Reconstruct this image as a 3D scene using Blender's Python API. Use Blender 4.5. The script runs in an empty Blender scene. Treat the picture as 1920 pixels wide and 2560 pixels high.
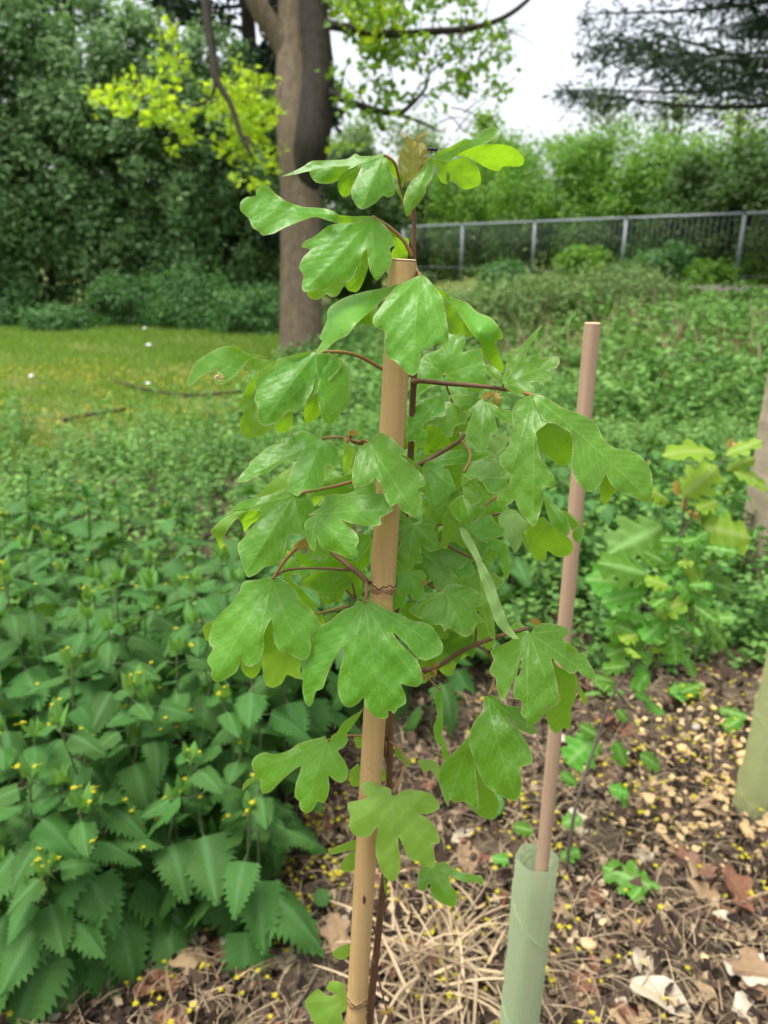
import bpy, math, random
import numpy as np
from mathutils import Vector, Matrix
from mathutils.geometry import delaunay_2d_cdt
R = math.radians
D = bpy.data
SC = bpy.context.scene
COL = SC.collection

# ------------------------------------------------------------------ camera
CAM_H, PITCH, FPX = 1.25, R(19.5), 1855.0      # focal length in pixels of a 1920 x 2560 frame
cam_d = D.cameras.new('camera'); cam = D.objects.new('camera', cam_d); COL.objects.link(cam)
cam.location = (0, 0, CAM_H); cam.rotation_euler = (R(90) - PITCH, 0, 0)
cam_d.sensor_fit = 'VERTICAL'; cam_d.sensor_height = 36.0; cam_d.lens = 36.0 * FPX / 2560
cam_d.clip_start = 0.02; cam_d.clip_end = 400
cam_d.dof.use_dof = True; cam_d.dof.focus_distance = 0.475; cam_d.dof.aperture_fstop = 9.0
SC.camera = cam
SC.render.resolution_x, SC.render.resolution_y = 768, 1024
# ------------------------------------------------------------------ sky, sun, exposure
W = D.worlds.new('World'); SC.world = W; W.use_nodes = True
wn, wl = W.node_tree.nodes, W.node_tree.links
SUN_EL, SUN_AZ = R(74), R(-110)                 # high on the left, behind cloud
sky = wn.new('ShaderNodeTexSky'); sky.sky_type = 'NISHITA'; sky.sun_disc = False
sky.sun_elevation = SUN_EL; sky.sun_rotation = SUN_AZ; sky.air_density = 1.0; sky.dust_density = 4.0; sky.ozone_density = 1.0
hs = wn.new('ShaderNodeHueSaturation'); hs.inputs['Saturation'].default_value = 0.28; hs.inputs['Value'].default_value = 1.4
wl.new(sky.outputs[0], hs.inputs['Color']); wl.new(hs.outputs[0], wn['Background'].inputs['Color'])
wn['Background'].inputs['Strength'].default_value = 0.125
sun_d = D.lights.new('sun', 'SUN'); sun = D.objects.new('sun', sun_d); COL.objects.link(sun)
sun_d.energy = 1.9; sun_d.angle = R(30); sun_d.color = (1, .96, .89)
sdir = Vector((math.sin(SUN_AZ) * math.cos(SUN_EL), math.cos(SUN_AZ) * math.cos(SUN_EL), math.sin(SUN_EL)))
sun.rotation_euler = sdir.to_track_quat('Z', 'Y').to_euler()
SC.view_settings.view_transform = 'Standard'; SC.view_settings.look = 'None'
SC.view_settings.exposure = 0.98; SC.view_settings.gamma = 1.0
SC.cycles.max_bounces = 7; SC.cycles.diffuse_bounces = 4; SC.cycles.glossy_bounces = 2
SC.cycles.transmission_bounces = 5; SC.cycles.transparent_max_bounces = 8
SC.cycles.use_denoising = True; SC.cycles.caustics_reflective = False; SC.cycles.caustics_refractive = False
SC.cycles.sample_clamp_indirect = 4.0

# ------------------------------------------------------------------ helpers
ZOOM = {'P': (0, 0, 1), 'F': (0, 0, .86406), 'A': (450, 280, 1.7463), 'B': (450, 900, 2.37), 'C': (950, 900, 2.37), 'D': (450, 1400, 2.37),
        'E': (850, 1500, 2.37), 'N': (700, 1900, 2.0738), 'H': (1300, 1000, 2.676), 'R': (1200, 1700, 2.304), 'L': (0, 1500, 2.0738)}
CP, SP = math.cos(PITCH), math.sin(PITCH)
def ph(z, x, y):
    a, b, s = ZOOM[z]
    return a + x / s, b + y / s
def P(x, y, d):                                 # photo pixel + depth along the view axis -> world point
    u = (x - 960) / FPX; v = (y - 1280) / FPX
    return Vector((u * d, d * (CP - v * SP), CAM_H - d * (SP + v * CP)))
def PH(x, y, h):                                # photo pixel + horizontal distance
    v = (y - 1280) / FPX
    return P(x, y, h / (CP - v * SP))
def sstep(a, b, x):
    t = np.clip((x - a) / (b - a), 0, 1); return t * t * (3 - 2 * t)
def gz(x, y):                                   # height of the ground: level lawn, a bank rising to the right
    return .66 * sstep(-.6, 3.6, x) * sstep(4.0, 10.0, y) + .012 * np.sin(x * 2.1 + 1) * np.sin(y * 1.7) * sstep(2, 5, y)
def GP(x, y):                                   # photo pixel -> point on the ground
    lo, hi = .5, 60.0
    for k in range(50):
        m = (lo + hi) / 2; p = P(x, y, m)
        if p.z > gz(p.x, p.y): lo = m
        else: hi = m
    return P(x, y, lo)
def PA(x, y):                                   # sapling reference depth: an upright line .465 m in front of the camera
    v = (y - 1280) / FPX
    return .465 / (CP - v * SP)

def mesh_np(name, V, F, mat=None, parent=None, attrs=None, smooth=True, link=True):
    me = D.meshes.new(name)
    V = np.asarray(V, dtype=np.float32)
    if isinstance(F, np.ndarray):
        n, k = F.shape
        me.vertices.add(len(V)); me.vertices.foreach_set('co', V.ravel())
        me.loops.add(n * k); me.loops.foreach_set('vertex_index', F.astype(np.int32).ravel())
        me.polygons.add(n); me.polygons.foreach_set('loop_start', np.arange(0, n * k, k, dtype=np.int32))
        me.update(calc_edges=True)
    else:
        me.from_pydata([tuple(map(float, p)) for p in V], [], F)
    if smooth: me.polygons.foreach_set('use_smooth', np.ones(len(me.polygons), dtype=bool))
    for k, a in (attrs or {}).items():
        at = me.attributes.new(k, 'FLOAT', 'POINT'); at.data.foreach_set('value', np.asarray(a, dtype=np.float32))
    if mat: me.materials.append(mat)
    me.update()
    if not link: return me
    return obj_me(name, me, parent)
def obj_me(name, me, parent=None, mw=None):
    o = D.objects.new(name, me); COL.objects.link(o)
    if parent is not None:
        o.parent = parent; o.matrix_parent_inverse = Matrix.Translation(-Vector(parent.location)) if not parent.get('_rot') else Matrix()
    if mw is not None: o.matrix_basis = mw
    return o
def tag(o, label=None, cat=None, group=None, kind=None):
    if label: o['label'] = label
    if cat: o['category'] = cat
    if group: o['group'] = group
    if kind: o['kind'] = kind
    return o
def thing(name, loc, label, cat, group=None):
    o = D.objects.new(name, None); COL.objects.link(o); o.location = loc; o.empty_display_size = .05
    return tag(o, label, cat, group)
def tube_geo(pts, rad, seg=8, cap=True, wob=0, rng=None):
    pts = [Vector(p) for p in pts]; n = len(pts)
    if not hasattr(rad, '__len__'): rad = [rad] * n
    V, F = [], []; prev = None
    for i in range(n):
        t = (pts[min(i + 1, n - 1)] - pts[max(i - 1, 0)]).normalized()
        if prev is None:
            a = Vector((0, 0, 1)) if abs(t.z) < .9 else Vector((1, 0, 0)); nrm = t.cross(a).normalized()
        else:
            nrm = (prev - t * prev.dot(t)).normalized()
        prev = nrm; b = t.cross(nrm)
        for k in range(seg):
            a = 2 * math.pi * k / seg; r = rad[i] * (1 + (rng.uniform(-wob, wob) if wob else 0))
            V.append(pts[i] + (nrm * math.cos(a) + b * math.sin(a)) * r)
    for i in range(n - 1):
        for k in range(seg):
            k2 = (k + 1) % seg
            F.append((i * seg + k, i * seg + k2, (i + 1) * seg + k2, (i + 1) * seg + k))
    if cap:
        F.append(tuple(range(seg))[::-1]); F.append(tuple((n - 1) * seg + k for k in range(seg)))
    return V, F
def spline(pts, sub=6, rad=None):
    p = np.array([tuple(q) for q in pts], dtype=float); out = []; ro = []
    n = len(p)
    for i in range(n - 1):
        a, b, c, d = p[max(i - 1, 0)], p[i], p[i + 1], p[min(i + 2, n - 1)]
        for k in range(sub):
            t = k / sub
            out.append(.5 * (2 * b + (c - a) * t + (2 * a - 5 * b + 4 * c - d) * t * t + (3 * b - a - 3 * c + d) * t ** 3))
            if rad is not None: ro.append(rad[i] * (1 - t) + rad[i + 1] * t)
    out.append(p[-1])
    if rad is not None: ro.append(rad[-1]); return out, ro
    return out
def join(parts):                                # [(V, F)] -> V, F
    V, F = [], []
    for v, f in parts:
        o = len(V); V += list(v); F += [tuple(i + o for i in q) for q in f]
    return V, F
def tube(name, pts, rad, mat, parent=None, seg=8, sub=6, wob=0, rng=None):
    if not hasattr(rad, '__len__'): rad = [rad] * len(pts)
    p, r = spline(pts, sub, rad)
    V, F = tube_geo(p, r, seg, True, wob, rng)
    return mesh_np(name, V, F, mat, parent)

# ------------------------------------------------------------------ materials
def new_mat(name):
    m = D.materials.new(name); m.use_nodes = True
    return m, m.node_tree.nodes, m.node_tree.links, m.node_tree.nodes['Principled BSDF']
def sock(nd, v, links, inp):
    if hasattr(v, 'is_output'): links.new(v, inp)
    else: inp.default_value = v
def mixc(nodes, links, fac, a, b, blend='MIX'):
    n = nodes.new('ShaderNodeMix'); n.data_type = 'RGBA'; n.blend_type = blend
    for v, i in ((fac, 0), (a, 6), (b, 7)):
        if hasattr(v, 'is_output'): links.new(v, n.inputs[i])
        else: n.inputs[i].default_value = v if i == 0 else (*v, 1)
    return n.outputs[2]
def noise(nodes, links, scale, detail=4, vec=None, rough=.6, dist=0):
    n = nodes.new('ShaderNodeTexNoise'); n.inputs['Scale'].default_value = scale; n.inputs['Detail'].default_value = detail
    n.inputs['Roughness'].default_value = rough; n.inputs['Distortion'].default_value = dist
    if vec is None:
        g = nodes.new('ShaderNodeTexCoord'); vec = g.outputs['Object']
    links.new(vec, n.inputs['Vector']); return n.outputs[0]
def ramp(nodes, links, fac, stops):
    r = nodes.new('ShaderNodeValToRGB'); links.new(fac, r.inputs[0])
    while len(r.color_ramp.elements) < len(stops): r.color_ramp.elements.new(.5)
    for e, (p, c) in zip(r.color_ramp.elements, stops):
        e.position = p; e.color = (*c, 1) if len(c) == 3 else c
    return r.outputs[0]
def attr(nodes, name):
    a = nodes.new('ShaderNodeAttribute'); a.attribute_name = name; return a.outputs['Fac']
def bump(nodes, links, bsdf, h, strength=.3, dist=.002):
    b = nodes.new('ShaderNodeBump'); b.inputs['Strength'].default_value = strength; b.inputs['Distance'].default_value = dist
    links.new(h, b.inputs['Height']); links.new(b.outputs[0], bsdf.inputs['Normal']); return b.outputs[0]
def leaf_mat(name, c1, c2, trans, tfac=.4, rough=.45, spec=.5, vein=None, edge=None, under=None, nscale=60, use_rnd=True, bstr=.25, objvar=0, net=0):
    m, n, l, b = new_mat(name)
    nz = noise(n, l, nscale, 4)
    if use_rnd:
        mm = n.new('ShaderNodeMath'); mm.operation = 'MULTIPLY_ADD'; l.new(nz, mm.inputs[0]); mm.inputs[1].default_value = .5; l.new(attr(n, 'rnd'), mm.inputs[2])
        f = n.new('ShaderNodeMath'); f.operation = 'SUBTRACT'; l.new(mm.outputs[0], f.inputs[0]); f.inputs[1].default_value = .25; f.use_clamp = True; f = f.outputs[0]
    else: f = nz
    c = mixc(n, l, f, c1, c2)
    tc = mixc(n, l, f, trans, tuple(x * 1.25 for x in trans))
    if objvar:
        oi = n.new('ShaderNodeObjectInfo'); h = n.new('ShaderNodeHueSaturation')
        for nm, a, sp in (('Hue', .5 - .018 * objvar, .036 * objvar), ('Value', 1 - .3 * objvar, .6 * objvar)):
            q = n.new('ShaderNodeMath'); q.operation = 'MULTIPLY_ADD'; l.new(oi.outputs['Random'], q.inputs[0]); q.inputs[1].default_value = sp; q.inputs[2].default_value = a
            l.new(q.outputs[0], h.inputs[nm])
        l.new(c, h.inputs['Color']); c = h.outputs[0]
    hgt = noise(n, l, nscale * 6, 3)
    if net:                                     # fine net of small veins, and a few rusty specks
        tco = n.new('ShaderNodeTexCoord'); wv = n.new('ShaderNodeTexVoronoi'); wv.feature = 'DISTANCE_TO_EDGE'; wv.inputs['Scale'].default_value = net; l.new(tco.outputs['Object'], wv.inputs['Vector'])
        line = ramp(n, l, wv.outputs['Distance'], [(.0, (1, 1, 1)), (.11, (0, 0, 0))]); q = n.new('ShaderNodeMath'); q.operation = 'MULTIPLY'; l.new(line, q.inputs[0]); q.inputs[1].default_value = .2
        c = mixc(n, l, q.outputs[0], c, vein or c2); tc = mixc(n, l, q.outputs[0], tc, tuple(x * .45 for x in trans))
        sp = ramp(n, l, noise(n, l, 420, 2), [(.76, (0, 0, 0)), (.79, (1, 1, 1))]); c = mixc(n, l, sp, c, (.22, .16, .05)); hgt = wv.outputs['Distance']
    if under:
        g = n.new('ShaderNodeNewGeometry'); c = mixc(n, l, g.outputs['Backfacing'], c, under)
    if vein:
        va = attr(n, 'vein'); c = mixc(n, l, va, c, vein); tc = mixc(n, l, va, tc, tuple(x * .8 for x in trans))
    if edge:
        ea = attr(n, 'edge'); q = n.new('ShaderNodeMath'); q.operation = 'MULTIPLY'; l.new(ea, q.inputs[0]); q.inputs[1].default_value = .5
        c = mixc(n, l, q.outputs[0], c, edge)
    l.new(c, b.inputs['Base Color']); b.inputs['Roughness'].default_value = rough; b.inputs['Specular IOR Level'].default_value = spec
    nb = bump(n, l, b, hgt, bstr, .0008)
    t = n.new('ShaderNodeBsdfTranslucent'); l.new(tc, t.inputs['Color'])
    ms = n.new('ShaderNodeMixShader'); ms.inputs[0].default_value = tfac
    l.new(b.outputs[0], ms.inputs[1]); l.new(t.outputs[0], ms.inputs[2]); l.new(ms.outputs[0], n['Material Output'].inputs['Surface'])
    return m
def wood_mat(name, c1, c2, scale=(20, 20, 3), bstr=.5, rough=.8, dist=.004, spots=None, det=8):
    m, n, l, b = new_mat(name)
    g = n.new('ShaderNodeTexCoord'); mp = n.new('ShaderNodeMapping'); mp.inputs['Scale'].default_value = scale; l.new(g.outputs['Object'], mp.inputs['Vector'])
    nz = noise(n, l, 1, det, mp.outputs[0], .65)
    c = ramp(n, l, nz, [(.3, c1), (.7, c2)])
    if spots:
        s = noise(n, l, spots[1], 3); c = mixc(n, l, ramp(n, l, s, [(spots[2], (0, 0, 0)), (spots[2] + .06, (1, 1, 1))]), c, spots[0])
    l.new(c, b.inputs['Base Color']); b.inputs['Roughness'].default_value = rough; b.inputs['Specular IOR Level'].default_value = .3
    bump(n, l, b, nz, bstr, dist); return m
M = {}
M['maple'] = leaf_mat('maple_leaf', (.070, .220, .012), (.115, .305, .022), (.32, .60, .012), .41, .40, .5, net=270, bstr=.35, vein=(.24, .45, .085), edge=(.42, .40, .17), under=(.13, .28, .03), nscale=35, objvar=.5)
M['pale'] = leaf_mat('pale_underside', (.2, .36, .1), (.26, .42, .14), (.36, .56, .05), .35, .6, .3, vein=(.30, .46, .16), edge=(.42, .40, .17), nscale=35)
M['yellowish'] = leaf_mat('yellow_green_leaf', (.17, .33, .04), (.23, .40, .06), (.33, .58, .03), .45, .5, .4, vein=(.3, .44, .12), edge=(.42, .36, .15), nscale=35)
M['young'] = leaf_mat('red_young_leaf', (.20, .21, .05), (.22, .28, .07), (.45, .42, .05), .35, .5, .4, vein=(.36, .13, .05), edge=(.45, .10, .05), nscale=90)
M['bronze'] = leaf_mat('bronze_young_leaf', (.42, .27, .07), (.38, .33, .08), (.5, .38, .06), .35, .5, .3, vein=(.4, .2, .05), edge=(.4, .2, .06), nscale=90)
M['petiole'] = wood_mat('petiole', (.23, .10, .04), (.34, .22, .08), (60, 60, 60), .1, .5)
M['stem'] = wood_mat('sapling_stem', (.09, .045, .025), (.19, .10, .05), (90, 90, 25), .3, .6, .0006)
M['cane'] = wood_mat('bamboo', (.44, .28, .11), (.53, .36, .16), (260, 260, 5), .12, .5, .0005, spots=((.30, .17, .07), 260, .69))
M['cane_node'] = wood_mat('bamboo_node', (.20, .11, .05), (.36, .22, .11), (300, 300, 200), .6, .8, .0006)
M['crack'] = wood_mat('bamboo_scar', (.03, .018, .01), (.08, .045, .025), (300, 300, 200), .6, .9, .0006)
M['cane_cut'] = wood_mat('bamboo_cut', (.5, .38, .22), (.62, .5, .3), (200, 200, 200), .4, .8, .0006)
M['cane_far'] = wood_mat('bamboo_weathered', (.37, .245, .155), (.47, .325, .215), (260, 260, 5), .12, .6, .0005)
M['nettle'] = leaf_mat('nettle_leaf', (.034, .108, .016), (.064, .17, .03), (.12, .29, .02), .27, .62, .22, vein=(.085, .20, .06), nscale=55, objvar=.55, bstr=.5)
M['nettle_top'] = leaf_mat('nettle_young_leaf', (.10, .25, .04), (.14, .31, .06), (.2, .42, .04), .3, .6, .35, vein=(.18, .33, .1), nscale=55, objvar=.5)
M['nettle_stem'] = wood_mat('nettle_stem', (.07, .10, .04), (.12, .16, .06), (60, 60, 20), .2, .7)
M['cover'] = leaf_mat('ground_cover', (.055, .15, .032), (.19, .36, .075), (.12, .3, .03), .3, .6, .3, nscale=14)
M['cleavers'] = leaf_mat('cleavers_leaf', (.08, .20, .03), (.18, .36, .05), (.2, .4, .03), .35, .6, .25, nscale=14)
M['hawthorn'] = leaf_mat('hawthorn_leaf', (.05, .18, .012), (.085, .25, .02), (.32, .52, .02), .27, .5, .25, vein=(.2, .38, .1), nscale=50, use_rnd=False, objvar=.9)
M['shrub'] = leaf_mat('shrub_leaf', (.06, .15, .045), (.25, .39, .15), (.18, .34, .09), .34, .55, .4, nscale=1.5)
M['shrub_light'] = leaf_mat('bramble_leaf', (.04, .12, .03), (.11, .24, .07), (.12, .3, .04), .3, .55, .35, nscale=1.5)
M['tangle'] = leaf_mat('tangle_leaf', (.08, .15, .04), (.22, .32, .11), (.2, .3, .06), .3, .6, .2, nscale=1.5)
M['hedge'] = leaf_mat('hedge_leaf', (.07, .17, .018), (.20, .37, .04), (.2, .42, .03), .35, .55, .3, nscale=1.0)
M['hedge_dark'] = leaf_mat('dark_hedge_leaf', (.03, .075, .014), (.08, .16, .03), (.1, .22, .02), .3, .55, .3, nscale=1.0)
M['lime'] = leaf_mat('lime_maple_leaf', (.20, .36, .016), (.36, .52, .03), (.55, .72, .03), .5, .5, .3, nscale=2)
M['treeleaf'] = leaf_mat('tree_leaf', (.07, .16, .02), (.16, .28, .035), (.3, .5, .03), .45, .5, .3, nscale=2)
M['conifer'] = leaf_mat('conifer_needle', (.010, .028, .012), (.028, .06, .024), (.03, .07, .03), .12, .6, .3, nscale=2)
M['far'] = leaf_mat('far_leaf', (.10, .17, .07), (.2, .28, .12), (.25, .4, .1), .4, .6, .2, nscale=1)
M['grass'] = leaf_mat('grass_blade', (.12, .23, .035), (.28, .37, .085), (.25, .45, .03), .35, .6, .2, nscale=.8)
M['bark'] = wood_mat('tree_bark', (.095, .07, .044), (.19, .145, .095), (14, 14, 5), .5, .85, .012, spots=((.17, .15, .10), 7, .62))
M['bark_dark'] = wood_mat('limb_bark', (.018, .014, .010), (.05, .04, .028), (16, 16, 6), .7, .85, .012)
M['twig'] = wood_mat('twig', (.05, .035, .025), (.13, .10, .07), (30, 30, 30), .5, .85)
M['hawstem'] = wood_mat('hawthorn_stem', (.07, .055, .04), (.15, .125, .095), (60, 60, 40), .4, .8)
M['steel'] = wood_mat('galvanised_steel', (.20, .22, .245), (.28, .31, .34), (6, 6, 6), .1, .5)
M['bars'] = wood_mat('dark_bars', (.05, .055, .06), (.1, .11, .12), (6, 6, 6), .1, .5)
M['concrete'] = wood_mat('concrete', (.30, .235, .16), (.42, .34, .24), (22, 22, 22), .5, .9, .003, spots=((.16, .13, .09), 90, .63))
M['tarmac'] = wood_mat('path', (.23, .19, .155), (.31, .265, .22), (3, 3, 3), .2, .9)
M['straw'] = leaf_mat('straw', (.12, .085, .05), (.48, .37, .225), (.3, .2, .09), .1, .75, .2, nscale=20)
M['deadleaf'] = leaf_mat('dead_leaf', (.12, .045, .024), (.22, .095, .05), (.3, .12, .05), .12, .55, .45, vein=(.2, .10, .05), nscale=30, use_rnd=False, objvar=.5)
M['deadpale'] = leaf_mat('pale_dead_leaf', (.26, .17, .09), (.42, .30, .18), (.4, .28, .14), .2, .8, .2, vein=(.28, .19, .1), nscale=30, use_rnd=False, objvar=.6)
M['deadwhite'] = leaf_mat('bleached_leaf', (.5, .43, .31), (.62, .56, .44), (.5, .42, .28), .2, .75, .2, vein=(.42, .34, .22), nscale=40, use_rnd=False)
M['flower'] = leaf_mat('maple_flower', (.62, .55, .02), (.75, .68, .05), (.7, .65, .03), .3, .6, .2, nscale=80, use_rnd=False)
M['lawnflower'] = leaf_mat('strewn_flower', (.34, .30, .04), (.46, .40, .06), (.4, .36, .03), .3, .7, .2, nscale=40)
M['chip'] = wood_mat('wood_chip', (.50, .34, .15), (.66, .48, .25), (80, 80, 20), .4, .8, .001)
M['stone'] = wood_mat('pebble', (.32, .27, .2), (.5, .45, .37), (40, 40, 40), .4, .8, .002)
M['white'] = wood_mat('white_petal', (.75, .75, .74), (.82, .82, .82), (9, 9, 9), .1, .8)
M['fly'] = wood_mat('fly_black', (.006, .006, .007), (.02, .02, .022), (500, 500, 500), .2, .35)
m, n, l, b = new_mat('fly_wing'); b.inputs['Base Color'].default_value = (.12, .11, .10, 1); b.inputs['Alpha'].default_value = .45; b.inputs['Roughness'].default_value = .2; M['wing'] = m
# translucent plastic of the tree guards
def guard_mat(name, c, alpha):
    m, n, l, b = new_mat(name)
    nz = noise(n, l, 9, 4); cc = mixc(n, l, nz, tuple(x * .85 for x in c), c)
    l.new(cc, b.inputs['Base Color']); b.inputs['Roughness'].default_value = .45
    t = n.new('ShaderNodeBsdfTranslucent'); l.new(cc, t.inputs['Color'])
    ms = n.new('ShaderNodeMixShader'); ms.inputs[0].default_value = .5; l.new(b.outputs[0], ms.inputs[1]); l.new(t.outputs[0], ms.inputs[2])
    tr = n.new('ShaderNodeBsdfTransparent'); tr.inputs['Color'].default_value = (.85, .95, .82, 1)
    m2 = n.new('ShaderNodeMixShader'); m2.inputs[0].default_value = alpha; l.new(tr.outputs[0], m2.inputs[1]); l.new(ms.outputs[0], m2.inputs[2])
    l.new(m2.outputs[0], n['Material Output'].inputs['Surface']); return m
M['guard'] = guard_mat('guard_plastic', (.62, .74, .47), .80)
M['guard_old'] = guard_mat('old_guard_plastic', (.66, .70, .36), .74)
# ground: dark soil and litter near, mossy grass further off on the left
m, n, l, b = new_mat('ground'); g = n.new('ShaderNodeTexCoord')
soil = ramp(n, l, noise(n, l, 28, 10, g.outputs['Object'], .7), [(.32, (.018, .013, .010)), (.52, (.07, .052, .037)), (.74, (.22, .17, .11))])
fine = noise(n, l, 160, 6, g.outputs['Object'], .7); soil = mixc(n, l, .35, soil, ramp(n, l, fine, [(.35, (.02, .015, .01)), (.7, (.3, .23, .14))]))
turf = ramp(n, l, noise(n, l, 6, 8, g.outputs['Object'], .7), [(.3, (.055, .06, .022)), (.5, (.11, .15, .03)), (.7, (.20, .21, .06))])
sx = n.new('ShaderNodeSeparateXYZ'); l.new(g.outputs['Object'], sx.inputs[0])
mr = n.new('ShaderNodeMapRange'); mr.inputs[1].default_value = 3.6; mr.inputs[2].default_value = 5.4; l.new(sx.outputs['Y'], mr.inputs[0])
l.new(mixc(n, l, mr.outputs[0], soil, turf), b.inputs['Base Color']); b.inputs['Roughness'].default_value = .95; b.inputs['Specular IOR Level'].default_value = .2
bump(n, l, b, fine, .8, .012); M['ground'] = m

# ------------------------------------------------------------------ setting: ground and path
ys = np.concatenate([np.arange(-4, 0, .5), np.arange(0, 3, .05), np.arange(3, 16, .25), np.arange(16, 60, 3), np.arange(60, 201, 35)])
xs = np.concatenate([np.arange(-150, -12, 12.5), np.arange(-12, -2, .5), np.arange(-2, 2.5, .05), np.arange(2.5, 14, .4), np.arange(14, 151, 12)])
XX, YY = np.meshgrid(xs, ys)
rg = np.random.default_rng(3)
ZZ = gz(XX, YY) + (.012 * (np.sin(XX * 23 + np.sin(YY * 17) * 2) * np.sin(YY * 21 + XX * 5)) + .006 * rg.standard_normal(XX.shape)) * sstep(.4, .9, YY) * (1 - sstep(2.6, 3.4, YY)) * (1 - sstep(2, 2.5, abs(XX)))
V = np.stack([XX, YY, ZZ], -1).reshape(-1, 3); nx = len(xs)
I = (np.arange(len(ys) - 1)[:, None] * nx + np.arange(nx - 1)[None]).ravel()
tag(mesh_np('ground', V, np.stack([I, I + 1, I + nx + 1, I + nx], 1), M['ground']), kind='structure')
FX0, FY0 = None, None
def fence_pt(k, z):
    Dk = 13.0 + 1.911 * k; X = 6.326 - 1.443 * k
    v = -.40; y = Dk * (CP - v * SP)
    return Vector((X, y, z))
fdir = (fence_pt(1, 0) - fence_pt(0, 0)).normalized(); fnor = Vector((fdir.y, -fdir.x, 0))
if fnor.y > 0: fnor = -fnor
pv = []
for k in np.arange(-4, 2.1, .5):
    a = fence_pt(k, 0) + fnor * .55; b2 = fence_pt(k, 0) + fnor * 2.3
    for q in (a, b2): pv.append((q.x, q.y, gz(q.x, q.y) + .006))
pf = [(2 * i, 2 * i + 1, 2 * i + 3, 2 * i + 2) for i in range(len(pv) // 2 - 1)]
tag(mesh_np('path', pv, pf, M['tarmac']), kind='structure')

# ------------------------------------------------------------------ leafy masses in numpy
def unit(a): return a / np.maximum(np.linalg.norm(a, axis=-1, keepdims=True), 1e-9)
def kites(pts, size, rng, up=.5, droop=.3, aspect=.55, rnd=None, var=.35, axis=None, out=None):
    n = len(pts); d = rng.standard_normal((n, 3)); d[:, 2] -= droop
    if axis is not None: d = d * .6 + axis
    d = unit(d); nr = rng.standard_normal((n, 3)); nr[:, 2] += up * 2
    if out is not None: nr += out
    nr = unit(nr - d * (nr * d).sum(1, keepdims=True))
    s = np.cross(d, nr); L = (size * (1 + rng.uniform(-var, var, n)))[:, None]; Wd = L * aspect * .5
    p0 = pts; p1 = pts + d * L * .42 + s * Wd - nr * Wd * .35; p2 = pts + d * L; p3 = pts + d * L * .42 - s * Wd - nr * Wd * .35
    V = np.stack([p0, p1, p2, p3], 1).reshape(-1, 3); b = np.arange(n) * 4
    F = np.concatenate([np.stack([b, b + 2, b + 1], 1), np.stack([b, b + 3, b + 2], 1)])
    r = rng.uniform(0, 1, n) if rnd is None else rnd
    return V, F, np.repeat(r, 4)
def lumps(c, rad, k, rng, shell=.75):
    """clump centres through a lumpy ellipsoid, more of them near its skin"""
    d = unit(rng.standard_normal((k, 3))); r = rng.uniform(shell, 1.0, k) ** .8
    inner = rng.uniform(0, 1, k) < .25; r[inner] = rng.uniform(.2, shell, inner.sum())
    return np.array(c) + d * r[:, None] * np.array(rad)
def shrub(name, label, c, rad, n, leaf, mat, seed, cat='shrub', group=None, clump=.16, k=None, stems=5, up=.5, droop=.3, zmin=.03, stemmat='twig', aspect=.55):
    rng = np.random.default_rng(seed); k = k or max(30, n // 45)
    base = Vector((c[0], c[1], float(gz(c[0], c[1]))))
    t = thing(name, base, label, cat, group)
    C = lumps(c, rad, k, rng); shade = rng.uniform(0, 1, k)
    idx = rng.integers(0, k, n); pts = C[idx] + rng.standard_normal((n, 3)) * clump * np.mean(rad)
    g0 = gz(pts[:, 0], pts[:, 1]) + zmin; low = pts[:, 2] < g0; pts[low, 2] = g0[low] + rng.uniform(0, .3, low.sum()) * rad[2]
    V, F, r = kites(pts, leaf, rng, up, droop, aspect, np.clip(shade[idx] * .6 + rng.uniform(0, .4, n), 0, 1), out=unit((pts - np.array(c)) / np.array(rad)) * 2.2)
    mesh_np('foliage', V, F, M[mat], t, {'rnd': r}, smooth=False)
    rr = random.Random(seed); parts = []
    for i in range(stems):
        a = rr.uniform(0, 6.28); e = C[rr.randrange(k)]
        p0 = base + Vector((math.cos(a), math.sin(a), 0)) * .15 * rad[0]; p2 = Vector(e); p1 = (p0 + p2) / 2 + Vector((rr.uniform(-.1, .1), rr.uniform(-.1, .1), .15)) * rad[2]
        parts.append(tube_geo(spline([p0, p1, p2], 5), [.03 * (1 - .8 * q / 10) for q in range(11)], 6))
    Vs, Fs = join(parts); mesh_np('stems', Vs, Fs, M[stemmat], t)
    return t
def fp(x, y, d): return tuple(P(*ph('F', x, y), d))

# ------------------------------------------------------------------ far trees and hedge
def far_tree(x, y, h, w, n, seed, label, mat='far', leaf=.22, group=None, thick=.12, z0=.25):
    rng = np.random.default_rng(seed); gz0 = float(gz(x, y)); base = Vector((x, y, gz0)); rr = random.Random(seed)
    t = thing('tree', base, label, 'tree', group)
    top = base + Vector((rr.uniform(-.3, .3), 0, h)); parts = [tube_geo(spline([base, base + Vector((rr.uniform(-.2, .2), 0, h * .5)), top], 6), np.linspace(thick, .02, 13), 7)]
    ends = []
    for i in range(22):
        f = rr.uniform(z0, .95); p0 = base.lerp(top, f); a = rr.uniform(0, 6.28); L = w * (1.15 - f * .8)
        e = p0 + Vector((math.cos(a) * L, math.sin(a) * L, h * rr.uniform(.05, .18)))
        parts.append(tube_geo(spline([p0, (p0 + e) / 2 + Vector((0, 0, .1 * L)), e], 4), np.linspace(thick * .35, .008, 9), 5)); ends += [p0.lerp(e, q) for q in (.35, .55, .7, .85, 1)]
    Vs, Fs = join(parts); mesh_np('trunk', Vs, Fs, M['twig'], t)
    E = np.array([tuple(e) for e in ends]); idx = rng.integers(0, len(E), n)
    pts = E[idx] + rng.standard_normal((n, 3)) * (w * .16)
    V, F, r = kites(pts, leaf, rng, .4, .2, .6); mesh_np('crown', V, F, M[mat], t, {'rnd': r}, smooth=False)
    return t
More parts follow.
